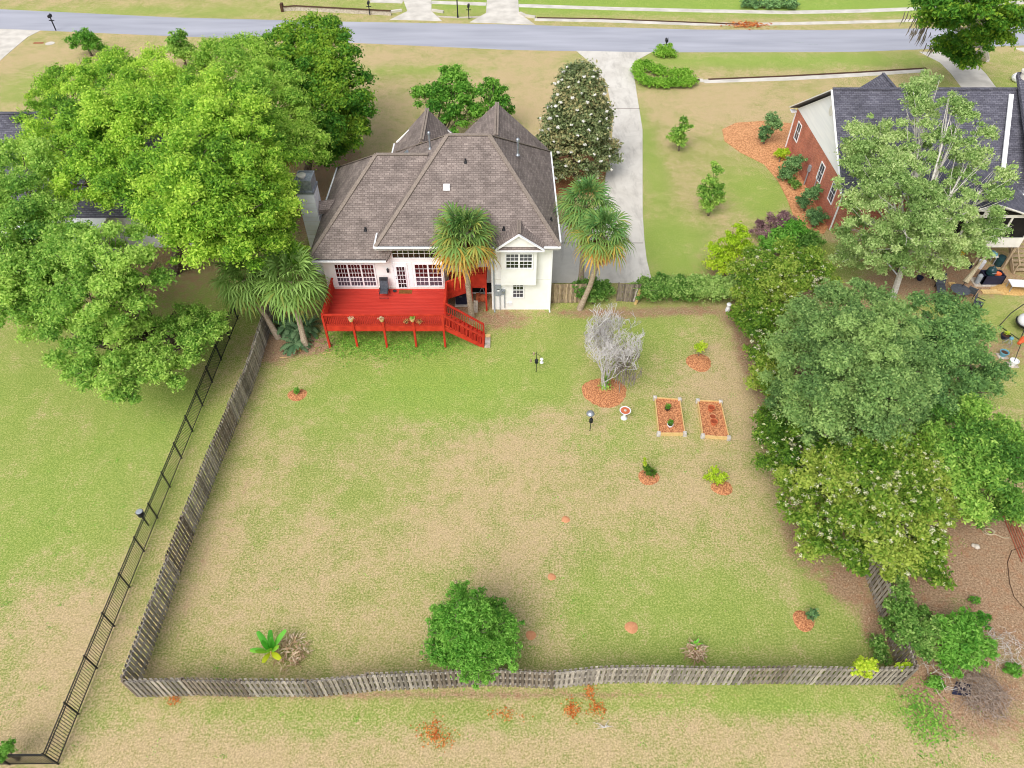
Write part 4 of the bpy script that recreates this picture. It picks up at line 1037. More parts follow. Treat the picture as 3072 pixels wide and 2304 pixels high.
tree('broadleaf_tree', 'darker grey green tree behind the great domed one, toward the patio', 'tree', (28.0, 32.5),
     [(24.30, 31.07, 4.60, 1.60), (25.20, 30.67, 4.60, 1.60), (25.51, 29.33, 4.40, 1.50), (23.01, 28.32, 5.00, 1.70), (24.00, 27.44, 4.80, 1.70), (25.78, 27.91, 3.60, 1.50), (22.59, 26.23, 4.60, 1.70), (24.64, 26.49, 3.60, 1.50), (21.65, 25.11, 4.00, 1.60), (23.23, 25.32, 3.40, 1.50), (21.76, 27.28, 4.60, 1.40), (26.28, 27.60, 2.80, 1.10)],
     L_grey2, 72, .15, .08, k=2.9, pr=.6, r0=.24, tone=.5)
tree('broadleaf_tree', 'fresh green tree at the right edge above the bare earth', 'tree', (27.5, 24.5),
     [(22.64, 23.54, 3.60, 1.40), (23.87, 23.52, 4.00, 1.50), (24.26, 22.30, 4.00, 1.50), (25.30, 21.89, 3.40, 1.50), (21.76, 21.56, 4.20, 1.50), (22.58, 20.57, 4.40, 1.60), (24.02, 20.19, 3.40, 1.40), (21.84, 20.05, 3.60, 1.40), (23.23, 19.79, 2.80, 1.30), (24.76, 19.79, 2.00, 1.00), (23.18, 19.65, 1.80, 0.90)],
     L_mid, 76, .17, .08, k=3, pr=.6, r0=.2, tone=.28)
tree('maple_tree', 'tall loose maple with pale leaves and bare leaders before the brick house', 'tree', (26.70, 38.73),
     [(23.79, 44.82, 8.60, 1.50), (25.31, 43.76, 8.50, 1.40), (28.22, 42.85, 8.00, 1.50), (29.59, 41.96, 7.50, 1.40), (27.14, 38.65, 6.50, 1.50), (29.35, 41.64, 9.00, 1.20), (31.41, 39.31, 5.00, 1.20), (23.92, 41.39, 7.50, 1.60), (27.96, 43.10, 9.50, 1.20), (24.51, 44.44, 8.80, 1.30), (23.64, 42.85, 8.00, 1.80), (23.77, 45.90, 7.00, 1.10), (26.61, 43.98, 10.00, 1.30), (26.87, 45.55, 10.50, 1.20), (26.73, 46.51, 11.00, 1.00), (28.06, 47.92, 11.00, 0.90), (24.70, 40.42, 8.40, 1.60), (26.60, 43.15, 8.50, 1.30), (22.79, 41.09, 7.00, 1.70), (23.52, 38.39, 8.00, 1.90), (23.18, 39.40, 6.00, 1.80), (26.07, 39.45, 7.00, 1.70), (23.08, 39.69, 4.00, 1.60), (23.74, 37.82, 4.60, 1.70), (24.79, 37.35, 6.00, 1.80), (27.04, 38.27, 5.00, 1.60), (23.04, 39.80, 2.40, 1.10), (28.37, 39.99, 7.00, 1.30), (29.66, 38.92, 7.00, 1.30), (28.44, 38.58, 5.50, 1.50), (30.05, 38.47, 4.50, 1.20), (28.93, 38.32, 3.50, 1.20), (31.30, 40.54, 7.00, 1.00), (28.52, 43.21, 11.00, 1.00), (27.94, 43.75, 11.50, 0.80), (30.25, 42.74, 10.00, 0.80), (31.66, 41.11, 8.00, 0.80), (25.46, 37.95, 3.40, 1.40), (27.85, 38.50, 2.60, 1.10)],
     L_maple, 58, .16, .09, k=3.8, pr=.5, r0=.2, bark=M_pale_bark, fork=.45, tone=.5, droop=.5, twigs=5)
tree('oak_tree', 'big oak with hanging moss beside the road at upper right', 'tree', (51.38, 78.80),
     [(39.29, 71.71, 8.00, 1.80), (38.83, 67.58, 9.00, 2.00), (39.60, 65.74, 10.00, 2.20), (43.90, 68.73, 9.00, 2.20), (38.99, 69.91, 7.00, 1.50), (40.90, 69.34, 7.00, 1.90), (42.85, 68.51, 7.50, 2.10), (45.89, 69.91, 7.00, 1.70), (42.96, 71.53, 4.50, 1.50), (44.39, 70.23, 5.00, 1.70), (46.09, 70.60, 5.50, 1.60), (45.21, 71.97, 3.00, 1.20), (42.72, 72.15, 3.60, 1.00), (40.58, 67.20, 11.00, 2.40), (39.16, 70.40, 10.00, 2.20), (45.27, 72.00, 2.40, 1.10), (44.20, 71.97, 3.00, 1.10)],
     L_dark, 50, .3, .16, k=2.6, pr=.8, r0=.4, bark=M_pale_bark, tone=.38)
tree('garden_tree', 'lone bright green tree leaning over the rear picket fence', 'tree', (-1.8, 13.4),
     [(-3.2, 13.6, 2.3, .6), (-.1, 13.5, 2.3, .6), (-1.9, 13.4, 4.1, .55), (-1.7, 11.8, 1.9, .7), (-1.2, 11.9, 1.4, .5), (-2.4, 15.2, 2.2, .6), (-.2, 12.6, 1.9, .7), (-3.3, 12.8, 1.6, .7), (-2.6, 13.3, 2.2, .9), (-1.1, 13.2, 2.3, 1.0), (-1.9, 13.9, 2.9, 1.0), (-1.9, 12.9, 3.0, 1.0), (-1.4, 13.5, 3.6, .8), (-2.4, 13.6, 3.4, .8), (-0.6, 13.8, 2.3, .7), (-3.0, 14.2, 1.9, .7), (-1.7, 12.3, 2.1, .8), (-2.6, 12.6, 1.6, .7), (-0.9, 12.5, 1.7, .75), (-1.8, 14.6, 2.2, .8), (-0.8, 14.5, 1.9, .7), (-2.8, 13.2, 1.0, .7), (-.4, 13.0, 1.2, .6)],
     L_bright, 62, .15, .055, k=4, pr=.36, r0=.09, tone=.62, low=-.5, twigs=6)
tree('weed_clump', 'leafy vines climbing the right picket fence near the rear corner', 'shrub', (18.2, 14.6),
     [(17.81, 15.29, 1.60, 0.60), (17.57, 14.30, 1.80, 0.70), (17.46, 13.54, 1.60, 0.75), (18.69, 14.46, 1.00, 0.80), (18.16, 13.38, 1.00, 0.80), (17.17, 14.79, 1.70, 0.40), (17.03, 14.24, 1.00, 0.40), (16.56, 13.59, 0.50, 0.45), (16.55, 12.96, 0.50, 0.40), (18.69, 13.84, 1.40, 0.60), (18.17, 16.33, 1.40, 0.50)], L_hedge, 80, .13, .08, k=4, pr=.4, r0=.04, tone=.35)
tree('weed_clump', 'broad leafy weeds on the bare earth right of the picket corner', 'shrub', (20.0, 13.5),
     [(19.35, 13.71, 1.20, 0.80), (20.27, 13.93, 1.20, 0.80), (20.74, 13.38, 1.00, 0.70), (19.53, 12.96, 1.00, 0.80), (20.45, 12.87, 0.70, 0.60), (21.20, 13.25, 0.80, 0.50), (20.54, 14.27, 1.40, 0.50), (21.30, 14.37, 1.20, 0.40), (19.31, 12.50, 0.60, 0.50)], L_bright, 75, .2, .07, k=4, pr=.4, r0=.03, tone=.6)
for lb, x, y, z, r in (('small leafy weed just outside the rear right picket corner', 18.56, 11.92, .25, .35), ('small leafy weed beside the dry brush at the right edge', 22.27, 12.49, .25, .33), ('small weed on the lawn edge far right above the dry brush', 22.11, 15.86, .15, .2)):
    small('weed', lb, 'plant', (x, y), [(x, y, z, r), (x + .2, y + .05, z * .8, r * .8)], L_bright, 90, .16, .06)
small('vine', 'yellow green vine draped over the rear picket fence near its right end', 'vine', (15.51, 12.29), [(15.41, 12.74, 1.55, .32), (15.88, 12.72, 1.5, .32), (15.61, 12.60, 1.75, .3), (15.43, 12.49, 1.2, .25)][:0] + [(14.9, 12.1, 1.75, .34), (15.3, 12.1, 1.8, .3), (14.7, 12.0, 1.5, .28), (15.2, 11.95, 1.4, .3)], L_yel, 110, .11, .07, tone=.35)
small('weed', 'orange tipped weed hanging on the picket corner', 'plant', (16.9, 12.15), [(16.6, 12.1, 1.6, .18), (17.0, 12.2, 1.5, .2)], L_yel, 110, .1, .05, tone=.4)
s_ = small('shrub', 'blurred dark green shrub top at the lower left corner', 'shrub', (-20.40, 8.91), [(-21.05, 8.91, 1.4, .35), (-20.20, 8.98, 1.3, .33), (-20.46, 8.65, 1.2, .35)], L_bright, 130, .08, .04, k=8)

# ------------------------------------------------------------------ palms
def fan(V, F, A_, c, d, upv, Lf, spread, nb, tone, drp):
    """one fan frond: blades radiating in the plane of d and side"""
    d = Vector(d).normalized(); side = d.cross(Vector(upv)).normalized(); n = side.cross(d)
    for i in range(nb):
        t = (i / (nb - 1) - .5) * spread
        dr = d * math.cos(t) + side * math.sin(t)
        ln = Lf * (1 - .28 * abs(t) / (spread / 2)) * random.uniform(.9, 1.06)
        w_ = Lf * .052
        sd_ = n.cross(dr).normalized()
        b0 = len(V)
        p1 = c + dr * ln * .5 - Vector((0, 0, drp * ln * .06)) + n * (.05 * (i % 2) - .10 * ln * abs(t) * .4)
        p2 = c + dr * ln * .85 - Vector((0, 0, drp * ln * .22)) - n * .10 * ln * abs(t) * .7
        p3 = c + dr * ln * 1.02 - Vector((0, 0, drp * ln * (.38 + .2 * random.random()))) - n * .14 * ln * abs(t)
        V += [tuple(c), tuple(p1 - sd_ * w_), tuple(p2 - sd_ * w_ * .5), tuple(p3), tuple(p2 + sd_ * w_ * .5), tuple(p1 + sd_ * w_)]
        F += [(b0, b0 + 1, b0 + 5, b0 + 5), (b0 + 1, b0 + 2, b0 + 4, b0 + 5), (b0 + 2, b0 + 3, b0 + 4, b0 + 4)]
        v = min(1, max(0, tone + random.uniform(-.26, .26)))
        A_ += [v, v, v - .05]

def palm(label, pts, r, nfr, yellow, size, mat=None, group=None, skirt=26):
    """pts = trunk centre line; crown at the last point"""
    pts = [Vector(p) for p in pts]
    t = thing('palm_tree', label, 'palm tree', tuple(pts[0]), group)
    s = MB(); n = len(pts); sub = []
    for i in range(n - 1):
        for j in range(5): sub.append(pts[i].lerp(pts[i + 1], j / 5))
    sub.append(pts[-1])
    s.tube([tuple(p) for p in sub], [r * (1.35 - .35 * min(1, i / 3)) * (1 + .05 * (i % 2)) for i in range(len(sub))], 10)
    s.build('trunk', M_palmbark, t)
    V, F, A_ = [], [], []
    top = pts[-1]
    for i in range(nfr):
        f = i / nfr
        el = R(84 - 126 * f ** 1.0 + random.uniform(-8, 8)); az = i * 2.39996
        dr = Vector((math.cos(az) * math.cos(el), math.sin(az) * math.cos(el), math.sin(el)))
        pet = size * random.uniform(.38, .62)
        c = top + dr * pet
        tone = (1 - f * .95 * yellow) * .92 + random.uniform(-.16, .12)
        if f > .8: tone -= .22 * yellow
        up_ = Vector((0, 0, 1)) if abs(dr.z) < .9 else Vector((1, 0, 0))
        dd = dr - Vector((0, 0, .15))
        fan(V, F, A_, c, dd, up_, size * random.uniform(.46, .6), 3.7, 14, tone, .55 + .6 * f)
        b0 = len(V); sd_ = dr.cross(up_).normalized() * .025
        V += [tuple(top - sd_), tuple(top + sd_), tuple(c + sd_), tuple(c - sd_)]; F.append((b0, b0 + 1, b0 + 2, b0 + 3)); A_.append(.7)
    np_mesh('crown', V, F, mat or L_palm, t, A_)
    V, F, A_ = [], [], []
    for i in range(skirt):
        az = i * 2.39996; el = R(random.uniform(-78, -40))
        dr = Vector((math.cos(az) * math.cos(el), math.sin(az) * math.cos(el), math.sin(el)))
        c = top + dr * size * .28 - Vector((0, 0, .15))
        fan(V, F, A_, c, dr, Vector((0, 0, 1)), size * .52, 2.4, 12, random.uniform(.2, .8), .6)
    if skirt: np_mesh('dead_fronds', V, F, L_thatch, t, A_)
    return t
palm('palm with yellowing fronds standing in front of the house between deck and bay', [(-2.72, 36.35, 0), (-2.86, 36.3, 3), (-2.95, 36.25, 6.75)], .17, 50, .8, 2.4, skirt=28)
palm('leaning palm rooted by the house corner with its crown over the driveway', [(4.65, 37.35, 0), (5.2, 37.35, 2), (5.55, 37.3, 4.2), (5.65, 37.3, 6.1)], .17, 44, .55, 2.15, L_palm, 'two palms by the driveway', skirt=24)
palm('upright palm behind the leaning one, trunk rising from the rounded bush', [(4.9, 40.0, 0), (4.85, 40.0, 3.0), (4.75, 40.0, 6.6)], .17, 44, .4, 2.2, L_palm, 'two palms by the driveway', skirt=22)
palm('leaning palm beside the deck, the one farther from the deck', [(-15.4, 34.4, 0), (-16.2, 35.0, 2.2), (-16.9, 35.4, 4.1)], .17, 46, .35, 2.1, L_sabal, 'two palms beside the deck', skirt=12)
palm('palm whose crown brushes the left end of the red deck', [(-13.4, 33.45, 0), (-13.6, 34.2, 2.4), (-13.7, 34.9, 4.4)], .17, 46, .3, 2.5, L_sabal, 'two palms beside the deck', skirt=16)
palm('palm half hidden among the oaks behind the chimney', [(-18.6, 50.3, 0), (-18.6, 50.3, 5.0)], .18, 46, .8, 2.3, L_palm, skirt=18)
# cycads at the palm feet
cyc = thing('cycad', 'dark feathery cycad clump between the palm trunks by the deck', 'shrub', (-14.04, 34.22))
V, F, A_ = [], [], []
for q, (cx_, cy_) in enumerate([(-14.17, 34.81), (-15.00, 35.13), (-13.52, 35.13), (-14.06, 33.56)]):
    for i in range(26):
        az = i * 2.4 + q; el = R(random.uniform(5, 70)); Lq = random.uniform(.9, 1.25)
        prev = Vector((cx_, cy_, .35)); dr = Vector((math.cos(az) * math.cos(el), math.sin(az) * math.cos(el), math.sin(el)))
        tone = random.uniform(.2, .9)
        for j in range(9):
            dr = (dr - Vector((0, 0, .13))).normalized(); nx = prev + dr * Lq / 9
            if nx.z < .05: nx.z = .05
            sd_ = dr.cross(Vector((0, 0, 1))).normalized() * .16 * math.sin(math.pi * (j + 1) / 10.5)
            b0 = len(V)
            for sg in (1, -1):
                b0 = len(V); V += [tuple(prev), tuple(nx), tuple(nx + sd_ * sg - Vector((0, 0, .03))), tuple(prev.lerp(nx, .4) + sd_ * sg)]
                F.append((b0, b0 + 1, b0 + 2, b0 + 3)); A_.append(tone)
            prev = nx
np_mesh('fronds', V, F, L_cycad, cyc, A_)
V, F, A_ = [], [], []
for i in range(9):
    fan(V, F, A_, Vector((-14.08, 33.65, .12)), Vector((math.cos(i * .5 - 2.9), math.sin(i * .5 - 2.9), -.05)), (0, 0, 1), .8, .5, 5, random.uniform(.5, 1), 0.1)
np_mesh('dead_fronds', V, F, L_thatch, cyc, A_)

# ------------------------------------------------------------------ dead tree with moss
dt = thing('dead_tree', 'leafless grey tree draped in spanish moss above a round mulch ring', 'tree', (5.60, 29.62))
base = Vector((5.70, 29.85, 0))
random.seed(8)
s = MB(); tips = []
def branch(p, d, ln, r, lvl):
    n = 3; pts = [p]; rr = [r]
    for i in range(n):
        d = (d + Vector((random.uniform(-.28, .28), random.uniform(-.28, .28), random.uniform(-.12, .2)))).normalized()
        ox, oy = p.x - base.x - .15, p.y - base.y
        if math.hypot(ox, oy) > 1.6: d = (d + Vector((-ox * .4, -oy * .4, .15))).normalized()
        p = p + d * ln / n; pts.append(p); rr.append(max(.012, r * (1 - .45 * (i + 1) / n)))
    s.tube([tuple(q) for q in pts], rr, 5 if lvl < 3 else 3, False)
    if lvl >= 3: tips.append(p)
    if lvl >= 6: return
    for _ in range(3 if lvl < 6 else 2):
        a = random.choice(pts[1:])
        d2 = (d * .75 + Vector((random.gauss(0, .5), random.gauss(0, .5), random.gauss(.24, .3)))).normalized()
        branch(a if random.random() < .6 else p, d2, ln * random.uniform(.62, .84), rr[-1] * random.uniform(.6, .85), lvl + 1)
for a, tl in ((0.3, .2), (2.0, .16), (3.6, .22), (5.0, .2), (1.2, .3)):
    branch(base + Vector((math.cos(a) * .12, math.sin(a) * .12, 0)), Vector((math.cos(a) * tl, math.sin(a) * tl, 1.1)), 2.05, .08, 1)
s.build('branches', M_ghost, dt)
ms = MB()
random.shuffle(tips)
for p in tips[:420]:
    L_ = random.uniform(.1, .3); w_ = random.uniform(.015, .03)
    ms.tube([tuple(p), (p.x + random.uniform(-.05, .05), p.y, p.z - L_ * .5), (p.x + random.uniform(-.06, .06), p.y, p.z - L_)], [w_ * .5, w_, .006], 4, False)
ms.build('moss', M_moss, dt)
ms = MB()
for i in range(170):
    x = base.x + random.gauss(.95, .4); y = base.y + random.gauss(0, .5); z = random.uniform(1.3, 3.4); L_ = random.uniform(.3, .9)
    ms.tube([(x, y, z), (x + random.uniform(-.08, .08), y, z - L_ * .5), (x + random.uniform(-.1, .1), y, max(.3, z - L_))], [.02, random.uniform(.02, .05), .006], 4, False)
ms.build('moss', M_moss2, dt)
leaves_at(dt, 'sprouts', [(base.x - .05, base.y - .1, .4, .35), (base.x, base.y, .75, .3)], L_weed, 150, .12, .06)
# moss of the roadside oak
# (hangs from the far limbs)
ms = MB()
for (x, y, z) in [(p[0], p[1], p[2]) for p in [(38.90, 71.89, 6.50, 1.00), (39.18, 71.53, 6.00, 1.00), (38.52, 72.25, 7.00, 1.00), (40.67, 73.09, 5.00, 1.00), (41.68, 72.83, 4.00, 1.00), (47.83, 71.53, 6.00, 1.00), (46.39, 69.36, 8.00, 1.00)]]:
    for i in range(9):
        xx = x + random.gauss(0, .5); yy = y + random.gauss(0, .5); L_ = random.uniform(.4, 1.4)
        ms.tube([(xx, yy, z), (xx + .05, yy, z - L_ * .5), (xx - .05, yy, z - L_)], [.03, .06, .012], 4, False)
oak = [o for o in bpy.data.objects if o.get('label', '').startswith('big oak')][0]
ms.build('moss', M_moss2, oak)

# ------------------------------------------------------------------ wooden and metal fences
def picket_fence(label, pts, h=1.8, mats=None, step=.205, both=True, side=1, group=None):
    mats = mats or [P_wood[0], P_wood[1], P_wood[2], P_wood[0]]
    t = thing('picket_fence', label, 'fence', (pts[0][0], pts[0][1], 0), group)
    line = []
    for i in range(len(pts) - 1):
        a, c = Vector(pts[i]), Vector(pts[i + 1]); n = max(1, round((c - a).length / 2.4))
        for j in range(n): line.append(a.lerp(c, j / n))
    line.append(Vector(pts[-1]))
    line = [p + Vector((random.uniform(-.05, .05), random.uniform(-.05, .05))) for p in line]
    up = Vector((0, 0, 1))
    for i, p in enumerate(line):
        MB().box(p.x - .05, p.x + .05, p.y - .05, p.y + .05, 0, h - .02).build('post', M_wood2, t)
    for i in range(len(line) - 1):
        a, c = line[i], line[i + 1]; d = (c - a); Ln = d.length; d.normalize(); nrm = Vector((-d.y, d.x, 0)) * side
        o = Vector((a.x, a.y, 0)); d3 = Vector((d.x, d.y, 0))
        lean = random.uniform(-.02, .02); hh = h + random.uniform(-.05, .03)
        s = MB()
        for z in (.25, h * .52, h - .22): s.obox(o, d3, up, nrm, (0, Ln), (z - .04, z + .03), (-.044, .044))
        s.build('rail', M_wood3, t)
        n = max(1, int(Ln / step)); st_ = Ln / n
        s = MB()
        for k in range(n):
            for sg in ((1, -1) if both else (1,)):
                x0 = st_ * (k + (.5 if sg < 0 else 0)) + random.uniform(-.012, .012)
                if not both: x0 = st_ * k
                w_ = min(.142, st_ * (.97 if not both else .60)); top = hh + random.uniform(-.03, .02)
                tl = Vector((random.uniform(-.012, .012) + 0, 0, 0))
                n0 = .046 if sg > 0 else -.064
                s.A += [random.random()] * 6
                s.obox(o + nrm * lean, d3, up, nrm, (x0 + tl.x, x0 + tl.x + w_), (random.uniform(.02, .06), top), (n0, n0 + .018))
        s.build('picket_panel', random.choice(mats), t)
    return t
random.seed(11)
picket_fence('long weathered shadowbox picket fence along the left side, beside the metal fence', [(-16.46, 11.62), (-16.5, 15.0), (-16.38, 21.8), (-16.02, 29.5), (-16.1, 34.0), (-16.05, 37.2)])
picket_fence('weathered shadowbox picket fence along the rear edge of the yard', [(-16.36, 11.5), (-11.5, 11.45), (-8.7, 11.45), (-6.2, 11.68), (-3.5, 11.85), (-.94, 11.9), (1.72, 11.84), (4.0, 11.98), (8.0, 12.0), (12.0, 11.98), (17.2, 11.98)])
picket_fence('dark weathered picket fence rising to the privets from the right rear corner', [(17.3, 12.1), (17.4, 14.5), (17.55, 18), (17.8, 24)], mats=[P_wood[1], P_wood[1], P_wood[0]])
pf1 = picket_fence('brown picket fence between the house corner and the rounded bush', [(2.72, 38.0), (5.0, 38.1)], 1.65, [P_wood[3], P_wood[1]], .15, False, -1)
pf2 = picket_fence('short brown picket gate panel at the left end of the garden hedge', [(7.3, 38.2), (8.75, 38.15)], 1.6, [P_wood[1]], .15, False, -1)
t = thing('gate_post', 'pale leaning post leaf beside the picket gate at the hedge end', 'post', (8.6, 37.9, 0))
s = MB(); s.beam((8.55, 37.85, 0), (8.75, 37.95, 1.25), .16, .12); s.build('board', M_newwood, t)
s = MB(); s.beam((8.4, 37.83, .3), (8.55, 37.95, 1.3), .12, .04); s.build('board', M_wood3, t)

mf = thing('metal_fence', 'long black metal picket fence left of the wooden fence', 'fence', (-18.6, 8.7, 0))
def mpanel(p, q, h=1.37):
    p, q = Vector(p), Vector(q); d = q - p; Ln = d.length; d.normalize(); sd_ = Vector((-d.y, d.x, 0)); d3 = Vector((d.x, d.y, 0)); up = Vector((0, 0, 1)); o = Vector((p.x, p.y, 0))
    s = MB()
    for z in (.12, h - .2, h - .04): s.obox(o, d3, up, sd_, (0, Ln), (z - .02, z + .02), (-.016, .016))
    n = int(Ln / .115)
    for k in range(1, n): x = Ln * k / n; s.obox(o, d3, up, sd_, (x - .009, x + .009), (.08, h - .04), (-.009, .009))
    s.build('panel', M_black, mf)
    MB().box(p.x - .03, p.x + .03, p.y - .03, p.y + .03, 0, h + .06).build('post', M_black, mf)
for i in range(15):
    y = 8.72 + i * 1.97
    mpanel((-18.66 + .006 * i, y), (-18.66 + .006 * (i + 1), y + 1.97))
mpanel((-20.65, 8.70), (-18.68, 8.72)); mpanel((-22.6, 8.68), (-20.65, 8.70)); mpanel((-24.6, 8.66), (-22.6, 8.68))
t = thing('bucket_light', 'small dark round lidded can fixed to the black metal fence', 'lantern', (-18.95, 20.2, 0))
s = MB(); s.lathe((-18.95, 20.1, .95), [(.15, 0), (.17, .05), (.17, .3), (.19, .31), (.19, .35), (.16, .36), (.0001, .37)], 16); s.build('can', M_black, t)
MB().box(-18.98, -18.92, 20.06, 20.12, 0, .95).build('stem', M_black, t)
MB().lathe((-18.95, 20.1, 1.32), [(.17, 0), (.12, .02), (.1, .03), (.0001, .031)], 16).build('lid', M_greymetal, t)

# ------------------------------------------------------------------ garden things
def mulch(name, label, x, y, rx, ry, h, mat, group=None, cat='mulch bed', n=40):
    t = thing(name, label, cat, (x, y, 0), group)
    V = [(x, y, h)]; F = []
    K = 4
    for k in range(1, K + 1):
        for j in range(n):
            a = 2 * math.pi * j / n; w_ = k / K * (1 + .05 * math.sin(3 * a + x) + random.uniform(-.03, .03) * (k == K))
            V.append((x + rx * w_ * math.cos(a), y + ry * w_ * math.sin(a), (h * (1 - (k / K) ** 2) + random.uniform(-.01, .01) + .012) if k < K else -.01))
    for j in range(n): F.append((0, 1 + j, 1 + (j + 1) % n))
    for k in range(K - 1):
        for j in range(n):
            a0 = 1 + k * n; F.append((a0 + j, a0 + n + j, a0 + n + (j + 1) % n, a0 + (j + 1) % n))
    m_ = MB().add(V, F).build('mound', mat, t, smooth=True)
    return t
mulch('mulch_ring', 'wide round mulch ring under the dead mossy tree', *(5.68, 29.58), 1.42, 1.3, .1, M_mulch)
mulch('mulch_ring', 'rust coloured mulch mound under the lime green sapling', *(11.93, 32.15), .82, .85, .1, M_mulch)
mulch('mulch_ring', 'small mulch ring around the tiny plant left on the lawn', *(-13.12, 29.35), .62, .52, .07, M_mulch)
mulch('mulch_ring', 'mulch ring with a pale edge around the yellow stemmed shrub', *(7.53, 23.18), .62, .55, .06, M_mulch)
mulch('mulch_ring', 'mulch patch under the broad lime shrub', *(11.44, 22.47), .62, .5, .06, M_mulch)
mulch('mulch_ring', 'mulch circle around the grey green plant near the right fence', *(13.74, 14.90), .52, .56, .06, M_mulch)
for lb, x, y, r in (('small orange sandy ant mound, the one farthest up the lawn', 2.82, 20.47, .24), ('small round orange ant mound left of the large one', 1.96, 17.17, .22), ('largest orange sandy mound, in front of the rear fence', 5.59, 14.58, .33), ('flat faint orange sand patch beside the lone garden tree', 0.88, 14.20, .26)):
    mulch('ant_mound', lb, x, y, r, r * .95, .05, M_clay, 'sandy mounds on the lawn', 'mound', 20)

def plantlet(label, x, y, lobes, mat, name='young_plant', **kw):
    return small(name, label, 'plant', (x, y), [(x + a, y + b_, z, r) for a, b_, z, r in lobes], mat, **dict(dict(dens=110, Lf=.13, Wf=.055, k=8, pr=.2, r0=.02), **kw))
plantlet('lime green sapling growing from the rust coloured mound', *(11.97, 32.70), [(.0, 0, .7, .35), (.15, .05, .9, .3), (-.2, 0, .85, .25)], L_yel, tone=.35)
plantlet('tiny green plant in the small mulch ring on the left lawn', *(-13.13, 29.38), [(0, 0, .25, .18), (.05, 0, .45, .15)], L_bright)
plantlet('thin shrub with yellow stems in the pale edged mulch ring', *(7.52, 23.28), [(0, 0, .35, .33), (-.15, .1, .6, .22), (.2, 0, .3, .25)], L_lig, tone=.2, dens=70)
plantlet('yellow tall stem beside the thin shrub in the mulch ring', *(7.43, 23.40), [(-.18, .1, .9, .1), (-.22, .15, 1.15, .08), (-.15, .1, .7, .1)], L_yel, tone=.9, dens=100)
plantlet('broad low lime shrub on the lawn below the raised beds', *(11.12, 22.75), [(-.3, .1, .5, .3), (-.1, .35, .7, .3), (.35, .1, .5, .3), (.1, -.05, .35, .3), (-.5, .2, .3, .2)], L_yel, tone=.25, dens=80)
plantlet('grey green leafy plant in the mulch circle near the right fence', *(14.03, 14.97), [(0, 0, .3, .22), (.05, .05, .6, .22), (-.1, 0, .45, .15)], L_shrub, Lf=.18, Wf=.08)

def banana(label, x, y, sc, n, litter):
    t = thing('banana_plant', label, 'plant', (x, y, 0))
    V, F, A_ = [], [], []
    for i in range(n):
        az = i * 2.4 + .5; el = R(88 - 50 * i / n); Lq = sc * random.uniform(.8, 1.25)
        p = Vector((x + random.uniform(-.1, .1), y, .3 * sc)); d = Vector((math.cos(az) * math.cos(el), math.sin(az) * math.cos(el), math.sin(el)))
        tone = random.choice((.15, .3, .45, .5, .6, .95)); prev = None
        for j in range(10):
            wv = .13 * sc * math.sin(math.pi * min(1, max(0.03, (j - 1.5) / 8.5))) ** .6
            sd_ = d.cross(Vector((0, 0, 1))).normalized()
            row = [p + sd_ * wv - Vector((0, 0, wv * .35)), p, p - sd_ * wv - Vector((0, 0, wv * .35))]
            b0 = len(V); V += [tuple(q) for q in row]
            if prev is not None:
                F += [(prev, prev + 1, b0 + 1, b0), (prev + 1, prev + 2, b0 + 2, b0 + 1)]; A_ += [tone, tone + .06]
            prev = b0; p = p + d * Lq / 9; d = (d - Vector((0, 0, .11))).normalized()
    np_mesh('leaves', V, F, L_banana, t, A_, smooth=True)
    s = MB(); s.tube([(x, y, 0), (x, y, .5 * sc)], [.09 * sc, .05 * sc], 8); s.build('stem', M_newwood, t)
    if litter:
        V, F, A_ = [], [], []
        lx, ly, lr = litter
        for i in range(190):
            a = random.uniform(0, 6.28); r = lr * math.sqrt(random.random()); z = .05 + .38 * (1 - (r / lr) ** 2) * random.random() + .1
            c = Vector((lx + r * math.cos(a), ly + r * math.sin(a), z)); q = random.uniform(0, 6.28); Lq = random.uniform(.15, .45)
            d = Vector((math.cos(q), math.sin(q), random.uniform(-.3, .3))) * Lq; sd_ = Vector((-math.sin(q), math.cos(q), random.uniform(-.5, .5))) * random.uniform(.015, .04)
            b0 = len(V); V += [tuple(c - sd_), tuple(c + d * .5 - sd_ + Vector((0, 0, .04))), tuple(c + d), tuple(c + d * .5 + sd_ + Vector((0, 0, .04)))]
            F.append((b0, b0 + 1, b0 + 2, b0 + 3)); A_.append(random.random())
        np_mesh('dead_leaves', V, F, L_dead, t, A_)
    return t
banana('banana plant with a heap of dead leaves near the left rear corner', *(-10.88, 13.27), 1.0, 12, (-10.01, 13.33, .75))
banana('small yellow green banana clump near the rear fence on the right', *(8.32, 13.59), .42, 16, (8.32, 13.33, .4))

def raised_bed(label, c00, c10, c11, c01, group):
    """corners near-left, near-right, far-right, far-left"""
    t = thing('raised_bed', label, 'garden bed', (*c00, 0), group)
    cs = [Vector((*c, 0)) for c in (c00, c10, c11, c01)]
    for i in range(4):
        a, c = cs[i], cs[(i + 1) % 4]
        s = MB(); s.beam(a + Vector((0, 0, .19)), c + Vector((0, 0, .19)), .045, .14); s.beam(a + Vector((0, 0, .06)), c + Vector((0, 0, .06)), .045, .1); s.build('board', M_newwood, t)
        s = MB()
        for zz in (0, .1, .2): s.box(a.x - .1, a.x + .1, a.y - .1, a.y + .1, .01 + zz, .09 + zz)
        s.lathe((a.x, a.y, .29), [(.08, 0), (.06, .03), (.0001, .04)], 8)
        s.build('corner_block', M_pale_bark, t)
    s = MB(); s.slab([(c.x, c.y, .17) for c in cs], .15); s.build('mulch_fill', M_mulch, t)
    return t
raised_bed('raised bed holding two leafy potted plants, nearer the birdbath', (8.48, 26.14), (9.99, 26.14), (10.12, 28.78), (8.65, 28.93), 'raised beds on the lawn')
